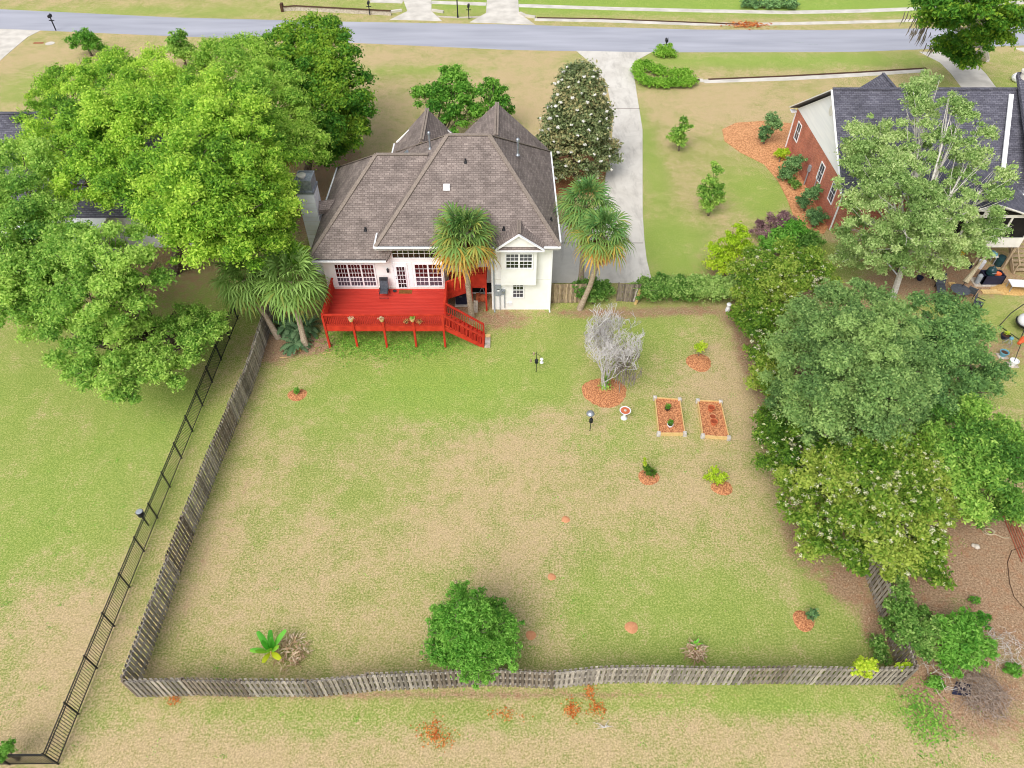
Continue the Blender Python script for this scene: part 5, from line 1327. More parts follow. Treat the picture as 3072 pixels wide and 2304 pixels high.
raised_bed('raised bed holding three terracotta pots, the farther right bed', (11.00, 25.97), (12.47, 25.83), (12.55, 28.59), (11.20, 28.70), 'raised beds on the lawn')
def pot(label, x, y, z, r, h, mat, plant=None, name='terracotta_pot', group=None, fill=None):
    t = thing(name, label, 'pot', (x, y, z), group)
    MB().lathe((x, y, z), [(r * .7, 0), (r, h * .8), (r * 1.14, h * .8), (r * 1.14, h), (r * .98, h), (r * .9, h * .7)], 18).build('pot', mat, t)
    MB().lathe((x, y, z + h * .7), [(r * .88, 0), (r * .88, .03), (.0001, .031)], 14).build('pot_fill', fill or (M_soil if plant else M_potin), t)  # empty pots: the shade inside is put into a darker terracotta disc
    if plant: leaves_at(t, 'plant', [(x, y, z + h + .12, .17), (x + .06, y + .04, z + h + .2, .1)], plant, 200, .12, .06)
    return t
pg = 'terracotta pots in the right raised bed'
pot('empty terracotta pot farthest back in the right raised bed', *(11.84, 27.96), .17, .19, .26, M_terracotta, group=pg)
pot('paler rimmed pot, middle of three in the right raised bed', *(11.80, 27.30), .17, .19, .22, M_clay, group=pg)
pot('terracotta pot nearest the camera in the right raised bed', *(11.79, 26.88), .17, .19, .26, M_terracotta, group=pg)
pot('leafy plant in a pot toward the far end of the left raised bed', *(9.24, 27.99), .17, .15, .15, M_soil, L_crepe, 'potted_plant')
pot('leafy plant in a white pot at the near end of the left raised bed', *(9.21, 26.70), .17, .16, .2, M_plastic, L_crepe, 'potted_plant')

t = thing('birdbath', 'white pedestal birdbath with a rust red basin on the lawn', 'birdbath', (6.64, 27.48))
x, y = (6.64, 27.48)
MB().lathe((x, y, 0), [(.2, 0), (.2, .04), (.13, .1), (.08, .2), (.07, .5), (.12, .6)], 18).build('pedestal', M_plastic, t, smooth=True)
MB().lathe((x, y, .58), [(.12, 0), (.3, .07), (.34, .12), (.31, .13), (.29, .1), (.26, .095)], 26).build('bowl', M_plastic, t, smooth=True)
MB().lathe((x, y, .68), [(.27, 0), (.27, .006), (.0001, .007)], 24).build('basin', M_terracotta, t)
MB().lathe((x, y, .66), [(.09, 0), (.07, .06), (.0001, .07)], 14).build('knob', M_stone, t)

t = thing('bird_feeder', 'black pole with a domed grey baffle and feeder by the birdbath', 'bird feeder', (4.54, 26.49))
x, y = (4.54, 26.49)
s = MB(); s.tube([(x, y, 0), (x, y, 1.55), (x - .04, y, 1.62)], .022); s.build('pole', M_black, t)
MB().lathe((x, y, .75), [(.06, 0), (.11, .06), (.11, .3), (.05, .38)], 12).build('seed_tube', M_black, t)
s = MB(); s.lathe((x - .08, y + .02, 1.5), [(.24, 0), (.22, .07), (.12, .16), (.0001, .19)], 16); s.build('baffle', M_metal, t)
t = thing('bird_feeder', 'black shepherd pole feeder with small hanging feeders near the stairs', 'bird feeder', (1.52, 31.32))
x, y = (1.52, 31.32)
s = MB(); s.tube([(x, y, 0), (x, y, 1.75)], .022); s.tube([(x - .35, y, 1.55), (x - .2, y, 1.68), (x, y, 1.6), (x + .2, y, 1.4), (x + .3, y, 1.3)], .012, 5); s.build('pole', M_black, t)
MB().lathe((x, y, .75), [(.06, 0), (.11, .06), (.11, .3), (.05, .38)], 12).build('seed_tube', M_black, t)
s = MB(); s.lathe((x + .32, y, .82), [(.12, 0), (.12, .03), (.05, .05), (.05, .24), (.11, .28), (.09, .34), (.0001, .38)], 14); s.build('white_feeder', M_plastic, t)
for dx, dz in ((-.18, 1.45), (-.36, .85)):
    MB().lathe((x + dx, y, dz), [(.02, 0), (.06, .04), (.06, .24), (.0001, .28)], 8).build('wire_feeder', M_tanwood, t)

t = thing('garden_statue', 'small white garden statue at the hedge corner', 'statue', (14.78, 37.15))
x, y = (14.78, 37.15)
s = MB(); s.box(x - .14, x + .14, y - .12, y + .12, 0, .12); s.build('plinth', M_plastic, t)
s = MB(); s.lathe((x, y, .12), [(.1, 0), (.16, .08), (.14, .2), (.09, .3), (.11, .36), (.17, .42), (.18, .5), (.12, .56), (.0001, .58)], 12); s.build('bust', M_plastic, t, smooth=True)

# brown shed leaves, twigs and orange dry ferns on the open ground
def litter(name, label, cat, spots, n, mat, Lf, kind=None, hz=.04):
    V, F, A_ = [], [], []
    for i in range(n):
        cx_, cy_, rx, ry = random.choice(spots)
        x = random.gauss(cx_, rx); y = random.gauss(cy_, ry); q = random.uniform(0, 6.28); L_ = Lf * random.uniform(.6, 1.3); w_ = L_ * .42
        d = Vector((math.cos(q), math.sin(q), random.uniform(-.15, .3))) * L_ / 2; sd_ = Vector((-math.sin(q), math.cos(q), random.uniform(-.3, .3))) * w_ / 2
        c = Vector((x, y, hz + random.random() * hz))
        b0 = len(V); V += [tuple(c - d), tuple(c + sd_), tuple(c + d), tuple(c - sd_)]; F.append((b0, b0 + 1, b0 + 2, b0 + 3)); A_.append(random.random())
    o = np_mesh(name, V, F, mat, None, A_)
    return tag(o, label, cat, kind=kind)
litter('fallen_leaves', 'pale dry leaves scattered over the bare earth and lawn edges', 'leaves',
       [(14.62, 32.28, .8, 2), (14.68, 27.59, .7, 2), (14.50, 22.59, .8, 2), (15.28, 18.35, .9, 1.2), (17.05, 15.39, .8, 1.2), (23.45, 17.83, 2, 2.4), (24.35, 16.34, 1.6, 2.4), (22.29, 12.53, 1, 1.5), (6.13, 36.76, 3, .5), (-0.19, 35.82, 1.6, .8), (30.99, 40.28, 3, 1.2), (-14.76, 34.00, 1.2, 1.0), (10.93, 37.15, 3, .4), (11.16, 29.46, 3, 1.5), (9.20, 18.35, 6, 4)],
       2600, L_dead, .085, 'stuff')
litter('grass_weeds', 'taller green weeds under and around the red deck', 'weeds', [(-9.26, 33.78, 1.6, .8), (-6.80, 33.34, 1.4, .6), (-10.51, 34.00, 1, .7), (-4.74, 34.00, 1.2, .7), (17.77, 10.56, .5, .7)], 3000, L_weed, .15, 'stuff', .07)
tufts = []
for i in range(230):
    x, y = random.uniform(-28, 26), random.uniform(7.5, 33)
    if -17.3 < x < -15.6 or abs(y - 11.8) < .4: continue
    tufts.append((x, y, random.uniform(.06, .22), random.uniform(.05, .18)))
tufts += [(random.uniform(-32, -19), random.uniform(8, 22), .12, .1) for _ in range(60)] + [(random.uniform(14, 20), random.uniform(7, 11), .15, .1) for _ in range(30)]
litter('lawn_weeds', 'small darker green weeds dotted through the thin lawn', 'weeds', tufts, 3600, L_weed, .075, 'stuff', .015)
for lb, sp, n in (('orange dry fern clump below the rear fence, left of two', [(2.60, 10.88, .22, .2)], 150), ('orange dry fern clump touching the rear fence', [(3.44, 11.58, .13, .22)], 90),
                  ('orange dry fern clump right of the densest one', [(3.68, 10.90, .18, .16)], 90), ('largest orange fern patch spread over the dry grass at the bottom', [(-3.55, 9.96, .3, .2), (-2.94, 9.63, .28, .2), (-3.26, 10.09, .15, .25)], 230),
                  ('faint yellow orange fern patch between the two orange patches', [(-0.12, 10.67, .4, .15)], 60), ('small orange leaf patch at the left foot of the rear fence', [(-14.75, 11.29, .16, .12)], 50),
                  ('orange leaf pile lying in the far roadside swale', [(27.96, 88.90, 1.2, .5)], 260)):
    litter('dry_fern', lb, 'dry plant', sp, n, L_orange, .11 if 'far' not in lb else .4, hz=.05)
t = thing('fallen_branch', 'bleached fallen branch lying on the grass below the rear fence', 'branch', (3.94, 10.14))
x, y = (3.94, 10.14); s = MB()
for a, L_ in ((0.1, .35), (2.6, .55), (1.1, .5), (2.9, .3), (.6, .25), (3.4, .4)):
    s.tube([(x, y, .05), (x + math.cos(a) * L_ * .5, y + math.sin(a) * L_ * .4, .12), (x + math.cos(a) * L_, y + math.sin(a) * L_ * .7, .06)], [.02, .014, .006], 5)
s.build('twigs', M_pale_bark, t)
def brush(label, x, y, rx, ry, n, h, mat):
    t = thing('brush_pile', label, 'brush', (x, y, 0)); s = MB()
    for i in range(n):
        a = random.uniform(0, 6.28); r = math.sqrt(random.random()); px, py = x + rx * r * math.cos(a), y + ry * r * math.sin(a); q = random.uniform(0, 6.28); L_ = random.uniform(.3, .9); z = random.uniform(.03, h) * (1 - r * .6)
        s.tube([(px, py, z), (px + math.cos(q) * L_ * .5, py + math.sin(q) * L_ * .5, z + .1), (px + math.cos(q + .4) * L_, py + math.sin(q + .4) * L_, max(.02, z - .05))], [.011, .009, .004], 3, False)
    s.build('twigs', mat, t); return t
brush('dense heap of grey brown dry brush right of the picket corner', *(20.59, 11.52), .95, 1.1, 420, .6, M_twig)
brush('loose pale branches scattered above the brush heap at the right edge', *(22.48, 13.59), 1.1, .8, 90, .35, M_pale_bark)
brush('pale forked branches just right of the picket fence corner', *(18.89, 12.33), .6, .6, 26, .6, M_pale_bark)
brush('dead twigs poking from the top of the blossoming privet', *(17.71, 20.82), .1, .1, 3, .2, M_twig)
bt = [o for o in bpy.data.objects if o.name.startswith('brush_pile')][-1]
for c in list(bt.children): bpy.data.objects.remove(c)
bpy.data.objects.remove(bt)

t = thing('rubber_sheet', 'dark rubber scrap lying beside the brush heap', 'scrap', (19.66, 11.72))
s = MB(); s.slab([(x, y, .05) for x, y in [(19.27, 11.52), (20.04, 11.42), (20.36, 11.92), (19.71, 12.08)]], .03); s.build('sheet', M_navy, t)

# ------------------------------------------------------------------ mailboxes and the roadside
def mailbox(label, x, y, s_=1.0):
    t = thing('mailbox', label, 'mailbox', (x, y, 0), 'black roadside mailboxes')
    s = MB(); s.box(x - .05, x + .05, y - .05, y + .05, 0, 1.05 * s_); s.build('post', M_black, t)
    s = MB(); s.lathe((x, y, 1.05 * s_), [(.1, 0), (.1, .03), (.0001, .031)], 8)
    pr = [(-.13, 0), (.13, 0), (.13, .2), (.09, .28), (0, .31), (-.09, .28), (-.13, .2)]
    n = len(pr); V = [(x + a, y - .28, 1.08 * s_ + b_) for a, b_ in pr] + [(x + a, y + .3, 1.08 * s_ + b_) for a, b_ in pr]
    s.add(V, [tuple(range(n)), tuple(range(2 * n - 1, n - 1, -1))] + [(i, i + n, (i + 1) % n + n, (i + 1) % n) for i in range(n)]); s.build('box', M_blackm, t)
    MB().box(x + .14, x + .16, y - .1, y - .06, 1.2 * s_, 1.45 * s_).build('flag', M_black, t)
    MB().box(x - .3, x + .3, y - .03, y + .03, .8 * s_, .86 * s_).build('crossbar', M_black, t)
    return t
mailbox('black mailbox beside the road at the far left', *(-53.36, 87.19), 1.35)
mailbox('black mailbox across the road near the low timber wall', *(-17.29, 92.02), 1.2)
mailbox('black mailbox across the road between two driveways', *(-5.19, 90.81), 1.25)
mailbox('black mailbox rising from the low shrub at the driveway entrance', *(16.89, 80.54), 1.2)
t = thing('lamp_post', 'thin dark pole across the road left of a mailbox, top out of frame', 'pole', (-6.55, 91.26))
x, y = (-6.55, 91.26); s = MB(); s.tube([(x, y, 0), (x, y, .4), (x, y, 5)], [.12, .08, .06], 8); s.build('pole', M_black, t)
MB().lathe((x, y, 5), [(.08, 0), (.2, .2), (.22, .5), (.0001, .7)], 10).build('lantern', M_blackm, t)
t = thing('retaining_wall', 'low grey timber wall across the road at upper left', 'wall', (-28.20, 93.72))
p0 = [(-28.14, 93.40), (-26.61, 93.72), (-17.87, 92.48), (-14.70, 92.02)]
s = MB()
for i in range(3): s.beam((*p0[i], .25), (*p0[i + 1], .25), .3, .55)
s.build('timbers', M_stone, t)
s = MB()
for i in range(3): s.beam((p0[i][0], p0[i][1] - .1, .55), (p0[i + 1][0], p0[i + 1][1] - .1, .55), .3, .06)
s.box(p0[0][0] - .2, p0[0][0] + .1, p0[0][1] - .3, p0[0][1] + .3, 0, .9)
s.build('cap', M_soil, t)
for lb, pp in (('white curved culvert headwall left of the first far driveway', [(-15.19, 92.78), (-14.26, 93.09), (-13.56, 93.40)]), ('white curved culvert headwall between the far driveways', [(-9.80, 93.40), (-9.15, 93.09), (-8.39, 92.78)]), ('pale culvert headwall right of the second far driveway', [(0.96, 92.48), (1.63, 91.56), (2.80, 91.11)])):
    t = thing('culvert_headwall', lb, 'culvert', (*pp[0], 0)); s = MB()
    for i in range(2): s.beam((*pp[i], .12), (*pp[i + 1], .12), .3, .25)
    s.build('kerb', M_concrete, t)
t = thing('storm_drain', 'dark grated storm drain at the end of the clipped hedge', 'drain', (19.07, 73.46))
s = MB(); s.slab([(x, y, .06) for x, y in [(18.69, 73.24), (19.84, 73.24), (19.89, 74.01), (18.83, 74.01)]], .08); s.build('frame', M_concrete, t)
s = MB(); s.slab([(x, y, .075) for x, y in [(18.81, 73.35), (19.48, 73.35), (19.53, 73.90), (18.90, 73.90)]], .02); s.build('grate', M_soil, t)
t = thing('boulder', 'white boulder in the grass near the right edge', 'rock', (52.40, 73.46))
x, y = (52.40, 73.46); s = MB(); s.ball((x, y, .4), .7, 10, .7); s.ball((x + .5, y + .3, .3), .5, 9, .8); s.build('rock', M_plastic, t)
t = thing('rock', 'grey stone lying on the bare earth at right', 'rock', (23.61, 18.80)); x, y = (23.61, 18.80); s = MB(); s.ball((x, y, .1), .16, 8, .7); s.ball((x - .12, y + .08, .08), .12, 7, .7); s.build('stone', M_stone, t)

# ------------------------------------------------------------------ things on and by the deck
t = thing('lounge_chair', 'dark grey sling folding chair on the red deck by the wall', 'chair', (-8.4, 36.6, DZ))
x, y, z = -8.42, 36.55, DZ
s = MB()
for sx in (-.27, .27):
    s.tube([(x + sx, y - .32, z), (x + sx, y - .3, z + .42), (x + sx, y + .2, z + .4), (x + sx, y + .48, z + 1.15)], .018, 6)
    s.tube([(x + sx, y + .38, z), (x + sx, y + .05, z + .62), (x + sx, y - .32, z + .6)], .018, 6)
s.tube([(x - .27, y + .48, z + 1.15), (x + .27, y + .48, z + 1.15)], .018, 6); s.tube([(x - .27, y - .31, z + .05), (x + .27, y - .31, z + .05)], .018, 6)
s.build('frame', M_blackm, t)
s = MB(); s.add([(x - .25, y - .3, z + .42), (x + .25, y - .3, z + .42), (x + .25, y + .2, z + .4), (x - .25, y + .2, z + .4), (x - .25, y - .3, z + .40), (x + .25, y - .3, z + .40), (x + .25, y + .2, z + .38), (x - .25, y + .2, z + .38)],
                [(0, 1, 2, 3), (7, 6, 5, 4), (0, 4, 5, 1), (1, 5, 6, 2), (2, 6, 7, 3), (3, 7, 4, 0)]); s.build('seat', M_sling, t)
s = MB(); s.obox((x, y + .2, z + .4), (1, 0, 0), (0, .35, .937), (0, -.937, .35), (-.25, .25), (0, .8), (0, .02)); s.build('backrest', M_sling, t)
s = MB(); s.obox((x, y + .4, z + .96), (1, 0, 0), (0, .35, .937), (0, -.937, .35), (-.2, .2), (0, .2), (.025, .07)); s.build('headrest', M_blackm, t)
t = thing('doormat', 'brown doormat on the red deck in front of the white door', 'doormat', (-7.1, 36.9, DZ))
MB().box(-7.52, -6.65, 36.75, 37.12, DZ + .003, DZ + .02).build('mat', M_coir, t)
t = thing('pet_bowl', 'small dark bowl on the deck beside the doormat', 'bowl', (-7.78, 36.95, DZ))
MB().lathe((-7.8, 36.98, DZ + .002), [(.1, 0), (.13, .07), (.1, .06), (.0001, .03)], 14).build('bowl', M_blackm, t)
t = thing('air_conditioner', 'dark grey air conditioning unit under the upper stair', 'appliance', (-3.5, 38.0, 0))
s = MB(); s.box(-3.86, -3.12, 37.75, 38.5, .08, 1.0)
for i in range(9): s.box(-3.88, -3.10, 37.735, 38.515, .16 + i * .09, .18 + i * .09)
s.build('cabinet', M_navy, t); MB().box(-3.95, -3.05, 37.6, 38.6, 0, .08).build('pad', M_concrete, t)
MB().lathe((-3.49, 38.12, 1.0), [(.33, 0), (.33, .02), (.1, .05), (.0001, .05)], 18).build('fan_grille', M_blackm, t)
MB().box(-3.6, -3.4, 37.728, 37.736, .75, .79).build('badge', M_metal, t)
t = thing('leaning_board', 'beige upright board leaning under the stair landing', 'board', (-2.6, 36.9, 0))
s = MB(); s.beam((-2.5, 37.0, 0), (-2.45, 37.12, .95), .28, .05, (0, 1, 0)); s.build('board', M_stone, t)
t = thing('stored_tools', 'dim garden odds and ends stored beneath the landing', 'clutter', (-2.1, 38.3, 0))
s = MB(); s.ball((-2.0, 38.2, .3), .28, 10); s.box(-2.5, -2.2, 38.1, 38.5, 0, .5); s.build('bucket', M_terracotta, t)
s = MB(); s.tube([(-1.8, 38.5, 0), (-2.2, 38.6, 1.6)], .03); s.tube([(-2.4, 38.6, 0), (-1.9, 38.6, 1.5)], .025); s.build('handles', M_greymetal, t)
t = thing('stacked_pavers', 'short stack of pale pavers at the foot of the red stairs', 'pavers', (-1.6, 34.1, 0))
for i, (dz, dy) in enumerate(((0, -.42), (0, -.1), (.0, .22), (.0, .52))):
    s = MB(); s.box(-1.78 + .01 * i, -1.42, 33.9 + dy, 34.17 + dy, .005, .10 + .03 * (i % 2)); s.build('paver', (M_stone, M_concrete, M_stone, M_newwood)[i], t)
for i, (x0, y0, ang) in enumerate(((-14.9, 32.55, .1), (-12.2, 32.9, .3))):
    t = thing('landscape_stick', ('bleached stick on the mulch left of the palms', 'bleached stick on the mulch near the deck corner')[i], 'stick', (x0, y0, 0))
    MB().tube([(x0, y0, .04), (x0 + .5, y0 + ang * .5, .05)], [.03, .015], 6).build('stick', M_newwood, t)

# ------------------------------------------------------------------ brick house at the right
bh = thing('house', 'red brick house with dark grey roof and white gable at right', 'house', (32, 53, 0))
WX = 24.7
s = MB(); s.box(WX, 46, 46.7, 59.5, 0, 3.75); s.build('wall', M_brick, bh, uv=True)
s = MB(); s.add([(WX - .02, 46.75, 3.76), (WX - .02, 59.45, 3.76), (WX - .02, 53.2, 7.95), (WX + .2, 46.75, 3.76), (WX + .2, 59.45, 3.76), (WX + .2, 53.2, 7.95)], [(0, 2, 1), (3, 4, 5), (0, 1, 4, 3), (1, 2, 5, 4), (2, 0, 3, 5)])
s.build('gable', M_siding, bh)
MB().tube([(WX - .05, 53.1, 6.6), (WX - .0, 53.1, 6.6)], .38, 20).build('gable_vent', M_trim, bh)
e1, e2, rg = (24.3, 46.2, 4.0), (24.3, 60.2, 3.5), (24.3, 53.2, 8.3)
s = MB()
s.slab([(24.3, 46.1, 3.65), (46, 46.1, 3.65), (46, 53.2, 8.25), (24.3, 53.2, 8.25)], .14); s.slab([(24.3, 60.1, 3.65), (46, 60.1, 3.65), (46, 53.2, 8.25), (24.3, 53.2, 8.25)], .14)
s.slab([(30.5, 54.6, 7.1), (30.5, 58.7, 7.1), (28.3, 59.3, 4.9), (28.3, 56.5, 4.9)], .1); s.slab([(30.5, 54.6, 7.1), (30.5, 58.7, 7.1), (32.7, 59.3, 4.9), (32.7, 56.5, 4.9)], .1)
s.build('roof', M_dshingle, bh, uv=True)
s = MB(); s.beam((24.3, 53.2, 8.29), (46, 53.2, 8.29), .3, .06); s.beam((30.5, 54.8, 7.14), (30.5, 58.7, 7.14), .22, .05); s.build('ridge_cap', M_dshingle, bh, uv=True)
s = MB(); s.beam((24.27, 46.1, 3.58), (24.27, 53.2, 8.18), .05, .22, (1, 0, 0)); s.beam((24.27, 60.1, 3.58), (24.27, 53.2, 8.18), .05, .22, (1, 0, 0))
s.box(24.28, 24.72, 59.5, 60.1, 3.35, 3.4)
s.build('rake_trim', M_white, bh)
for yy in (46.03, 60.15): MB().beam((24.3, yy, 3.6), (46, yy, 3.6), .1, .1).build('gutter', M_white, bh)
for y in (46.64, 59.62):
    s = MB(); s.box(WX - .06, WX + .03, y - .05, y + .05, .1, 3.5); s.build('downspout', M_white, bh)
for y0, z0, h_ in ((57.6, 1.95, 1.45), (50.9, 1.95, 1.4), (47.9, 1.95, 1.4)):
    window(bh, (WX, y0 + .8, z0 - .3), (0, -1, 0), (-1, 0, 0), .85, h_, 1, 2, 2, M_glass_grey, frame=.06)
s = MB(); s.tube([(WX - .1, 51.4, 0), (WX - .1, 51.4, 2.2)], .04); s.tube([(WX - .12, 53.3, 0), (WX - .12, 53.3, 1.7)], .05); s.build('conduit', M_greymetal, bh)
s = MB(); s.box(WX - .18, WX - .002, 53.2, 53.5, 1.3, 1.8); s.build('meter_box', M_greymetal, bh)
s = MB(); s.lathe((34.9, 50.6, 6.3), [(.18, 0), (.18, .5), (.24, .5), (.24, .6), (.0001, .65)], 10); s.build('roof_vent', M_metal, bh)
# white edged wing of the roof at the right end and dark patch
s = MB(); s.beam((35.9, 46.4, 4.15), (37.6, 52.6, 8.1), .3, .12); s.build('roof_flashing', M_white, bh)
s = MB(); s.slab([(37.4, 46.0, 5.2), (46, 46.0, 5.2), (46, 54, 9.2), (38.2, 54, 9.2)], .3); s.build('upper_roof', M_dshingle, bh, uv=True)
s = MB(); s.box(38.6, 46, 47.0, 53.6, 3.7, 5.3); s.build('upper_wall', M_siding, bh)
s = MB(); s.lathe((38.6, 53.6, 8.5), [(.3, 0), (.3, .8), (.4, .85), (.4, 1.0), (.0001, 1.05)], 12); s.build('flue', M_concrete, bh)
# screened porch
PY = 41.8
s = MB(); s.box(29.8, 36.0, PY, 46.7, 1.95, 2.12); s.build('porch_floor', M_tanwood, bh)
s = MB(); s.box(29.8, 36.02, PY - .04, PY, 1.98, 2.78); s.box(29.8, 36.02, PY - .045, PY + .05, 4.42, 4.55)
for x in (29.8, 31.3, 32.8, 34.3, 35.9): s.box(x, x + .13, PY - .05, PY + .05, 2.78, 4.42)
s.box(35.92, 36.02, PY, 46.6, 1.98, 2.78); s.box(35.92, 36.02, PY, 46.6, 4.42, 4.55)
for y in (43.4, 45.0): s.box(35.93, 36.01, y, y + .1, 2.78, 4.42)
s.add([(29.8, PY - .03, 4.55), (36.0, PY - .03, 4.55), (32.6, PY - .03, 5.55), (29.8, PY + .02, 4.55), (36.0, PY + .02, 4.55), (32.6, PY + .02, 5.55)], [(0, 1, 2), (5, 4, 3), (0, 3, 4, 1), (1, 4, 5, 2), (2, 5, 3, 0)])
s.build('porch_frame', M_trim, bh)
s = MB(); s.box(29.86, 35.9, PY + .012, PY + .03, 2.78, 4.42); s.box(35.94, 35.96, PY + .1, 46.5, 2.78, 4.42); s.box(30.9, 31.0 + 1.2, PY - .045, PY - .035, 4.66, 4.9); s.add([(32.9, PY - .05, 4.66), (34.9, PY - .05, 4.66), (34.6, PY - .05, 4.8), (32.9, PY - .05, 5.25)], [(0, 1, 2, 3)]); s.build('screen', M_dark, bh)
s = MB(); s.slab([(29.5, PY - .4, 4.55), (32.6, PY - .4, 5.72), (32.6, 48.6, 5.72), (29.5, 47.5, 4.55)], .1); s.slab([(36.4, PY - .4, 4.5), (32.6, PY - .4, 5.72), (32.6, 48.6, 5.72), (36.4, 47.5, 4.5)], .1); s.build('porch_roof', M_dshingle, bh, uv=True)
s = MB(); s.beam((29.5, PY - .42, 4.5), (32.6, PY - .42, 5.68), .06, .18, (0, -1, 0)); s.beam((32.6, PY - .42, 5.68), (36.4, PY - .42, 4.46), .06, .18, (0, -1, 0)); s.build('porch_rake', M_trim, bh)
for x in (30.0, 33.6, 35.9):
    MB().box(x - .08, x + .08, PY + .02, PY + .18, 0, 1.96).build('porch_post', M_tanwood, bh)
s = MB(); s.box(29.9, 35.8, 46.2, 46.5, 0, 1.9); s.build('dark_back_panel', M_dark, bh)  # near-black panel under the porch, in front of the brick
s = MB()
for i in range(9): s.box(36.4, 37.6, 43.6 - i * .28, 43.9 - i * .28, 1.8 - i * .2, 1.85 - i * .2)
for x in (36.35, 37.6): s.beam((x, 43.9, 1.85), (x, 41.2, .0), .06, .25); s.beam((x, 43.9, 2.75), (x, 41.2, .95), .1, .05); s.box(x - .04, x + .04, 41.2, 41.3, 0, 1.0)
s.build('steps', M_tanwood, bh)
s = MB(); s.tube([(28.6, 43.2, 2.6), (27.6, 42.3, .9), (27.3, 41.9, .75)], .05); s.tube([(27.2, 41.9, .6), (27.9, 41.0, .05)], .05); s.build('drain_pipe', M_white, bh)

# ------------------------------------------------------------------ patio things of the brick house
t = thing('patio_umbrella', 'closed khaki patio umbrella leaning out of the round table', 'umbrella', (31.3, 38.9, 0))
s = MB(); p, q = Vector((31.3, 38.9, .7)), Vector((32.6, 40.0, 2.5)); s.tube([(31.1, 38.75, 0), tuple(p), tuple(q)], .025); s.build('pole', M_black, t)
s = MB(); s.tube([tuple(p.lerp(q, .15)), tuple(p.lerp(q, .3)), tuple(p.lerp(q, .75)), tuple(q)], [.2, .17, .1, .04], 9); s.build('canopy', M_canvas, t)
t = thing('patio_table', 'round dark glass patio table under the closed umbrella', 'table', (31.1, 38.6, 0))
MB().lathe((31.1, 38.6, 0), [(.62, .7), (.64, .72), (.62, .74), (.0001, .741)], 26).build('tabletop', M_sling, t)
for a in range(4): MB().tube([(31.1 + .45 * math.cos(a * 1.57 + .7), 38.6 + .45 * math.sin(a * 1.57 + .7), 0), (31.1 + .35 * math.cos(a * 1.57 + .7), 38.6 + .35 * math.sin(a * 1.57 + .7), .7)], .02).build('leg', M_black, t)
def chair(label, x, y, a, rec=.25, group='dark patio chairs'):
    t = thing('patio_chair', label, 'chair', (x, y, 0), group); u = Vector((math.cos(a), math.sin(a), 0)); f = Vector((-math.sin(a), math.cos(a), 0)); z = Vector((0, 0, 1)); o = Vector((x, y, 0))
    MB().obox(o, u, f, z, (-.26, .26), (-.26, .26), (.4, .44)).build('seat', M_sling, t)
    bk = (f * rec + z).normalized(); MB().obox(o + f * .26 + z * .44, u, bk, u.cross(bk), (-.26, .26), (0, .55), (0, .03)).build('backrest', M_sling, t)
    for sx in (-.25, .25):
        for sy in (-.25, .25): MB().obox(o, u, f, z, (sx - .02, sx + .02), (sy - .02, sy + .02), (0, .4)).build('leg', M_black, t)
        MB().obox(o, u, f, z, (sx - .03, sx + .03), (-.25, .28), (.62, .65)).build('armrest', M_black, t)
    return t
chair('dark patio chair tucked against the right side of the round table', 32.1, 38.75, 2.4)
chair('dark patio chair pulled away below the round table', 32.0, 37.5, .8)
t = thing('chaise_longue', 'long dark reclining chaise on the grass left of the table', 'chair', (30.0, 39.3, 0))
s = MB(); s.obox((29.7, 38.7, .3), (.95, -.3, 0), (.3, .95, 0), (0, 0, 1), (0, .6), (0, 1.2), (0, .05)); s.build('seat', M_sling, t)
s = MB(); s.obox((30.06, 39.84, .33), (.95, -.3, 0), (.25, .8, .55), (-.15, -.5, .83), (0, .6), (0, .8), (0, .05)); s.build('backrest', M_sling, t)
for dx, dy in ((.05, .1), (.55, 0), (.35, 1.1), (.9, 1.0)): MB().box(29.7 + dx, 29.75 + dx, 38.65 + dy, 38.7 + dy, 0, .3).build('leg', M_black, t)
t = thing('kamado_grill', 'dark green egg shaped grill set in the navy cart', 'grill', (34.1, 40.2, 0))
MB().lathe((33.95, 40.35, .55), [(.12, 0), (.28, .15), (.33, .35), (.31, .37), (.33, .39), (.28, .62), (.12, .74), (.08, .76), (.07, .84), (.0001, .85)], 20).build('egg', M_kamado, t, smooth=True)
MB().tube([(33.8, 40.0, 1.0), (34.1, 40.0, 1.0)], .025).build('handle', M_metal, t)
t = thing('grill_cart', 'navy cart with grey end tank beside the patio umbrella', 'cart', (34.1, 40.1, 0))
s = MB(); s.box(33.45, 34.9, 39.95, 40.05, .06, .78); s.box(33.45, 33.52, 39.95, 40.75, .06, .78); s.box(34.83, 34.9, 39.95, 40.75, .06, .78); s.box(33.52, 34.83, 40.65, 40.75, .06, .78); s.box(33.52, 34.83, 40.05, 40.65, .3, .36); s.build('cabinet', M_navy, t)
s = MB(); s.lathe((33.2, 40.15, .1), [(.16, 0), (.18, .1), (.18, .62), (.1, .72), (.0001, .73)], 14); s.build('tank', M_greymetal, t); MB().box(32.95, 34.95, 39.8, 40.8, 0, .06).build('base_slab', M_stone, t)
t = thing('orange_bucket', 'orange tub sitting on the navy grill cart', 'bucket', (34.5, 40.3, .36)); MB().lathe((34.5, 40.3, .37), [(.14, 0), (.2, .42), (.22, .44), (.18, .44), (.0001, .3)], 14).build('tub', M_orange, t)
t = thing('wooden_pallet', 'tan wooden pallet flat on the grass before the grill cart', 'pallet', (33.9, 39.2, 0))
for i in range(8): MB().box(33.15 + i * .19, 33.3 + i * .19, 38.95, 39.4, .06, .08).build('slat', M_newwood, t)
for y in (39.0, 39.3): MB().box(33.15, 34.62, y, y + .05, 0, .06).build('rail', M_newwood, t)
t = thing('folding_table', 'white folding table at the right edge by the straw', 'table', (35.6, 39.3, 0))
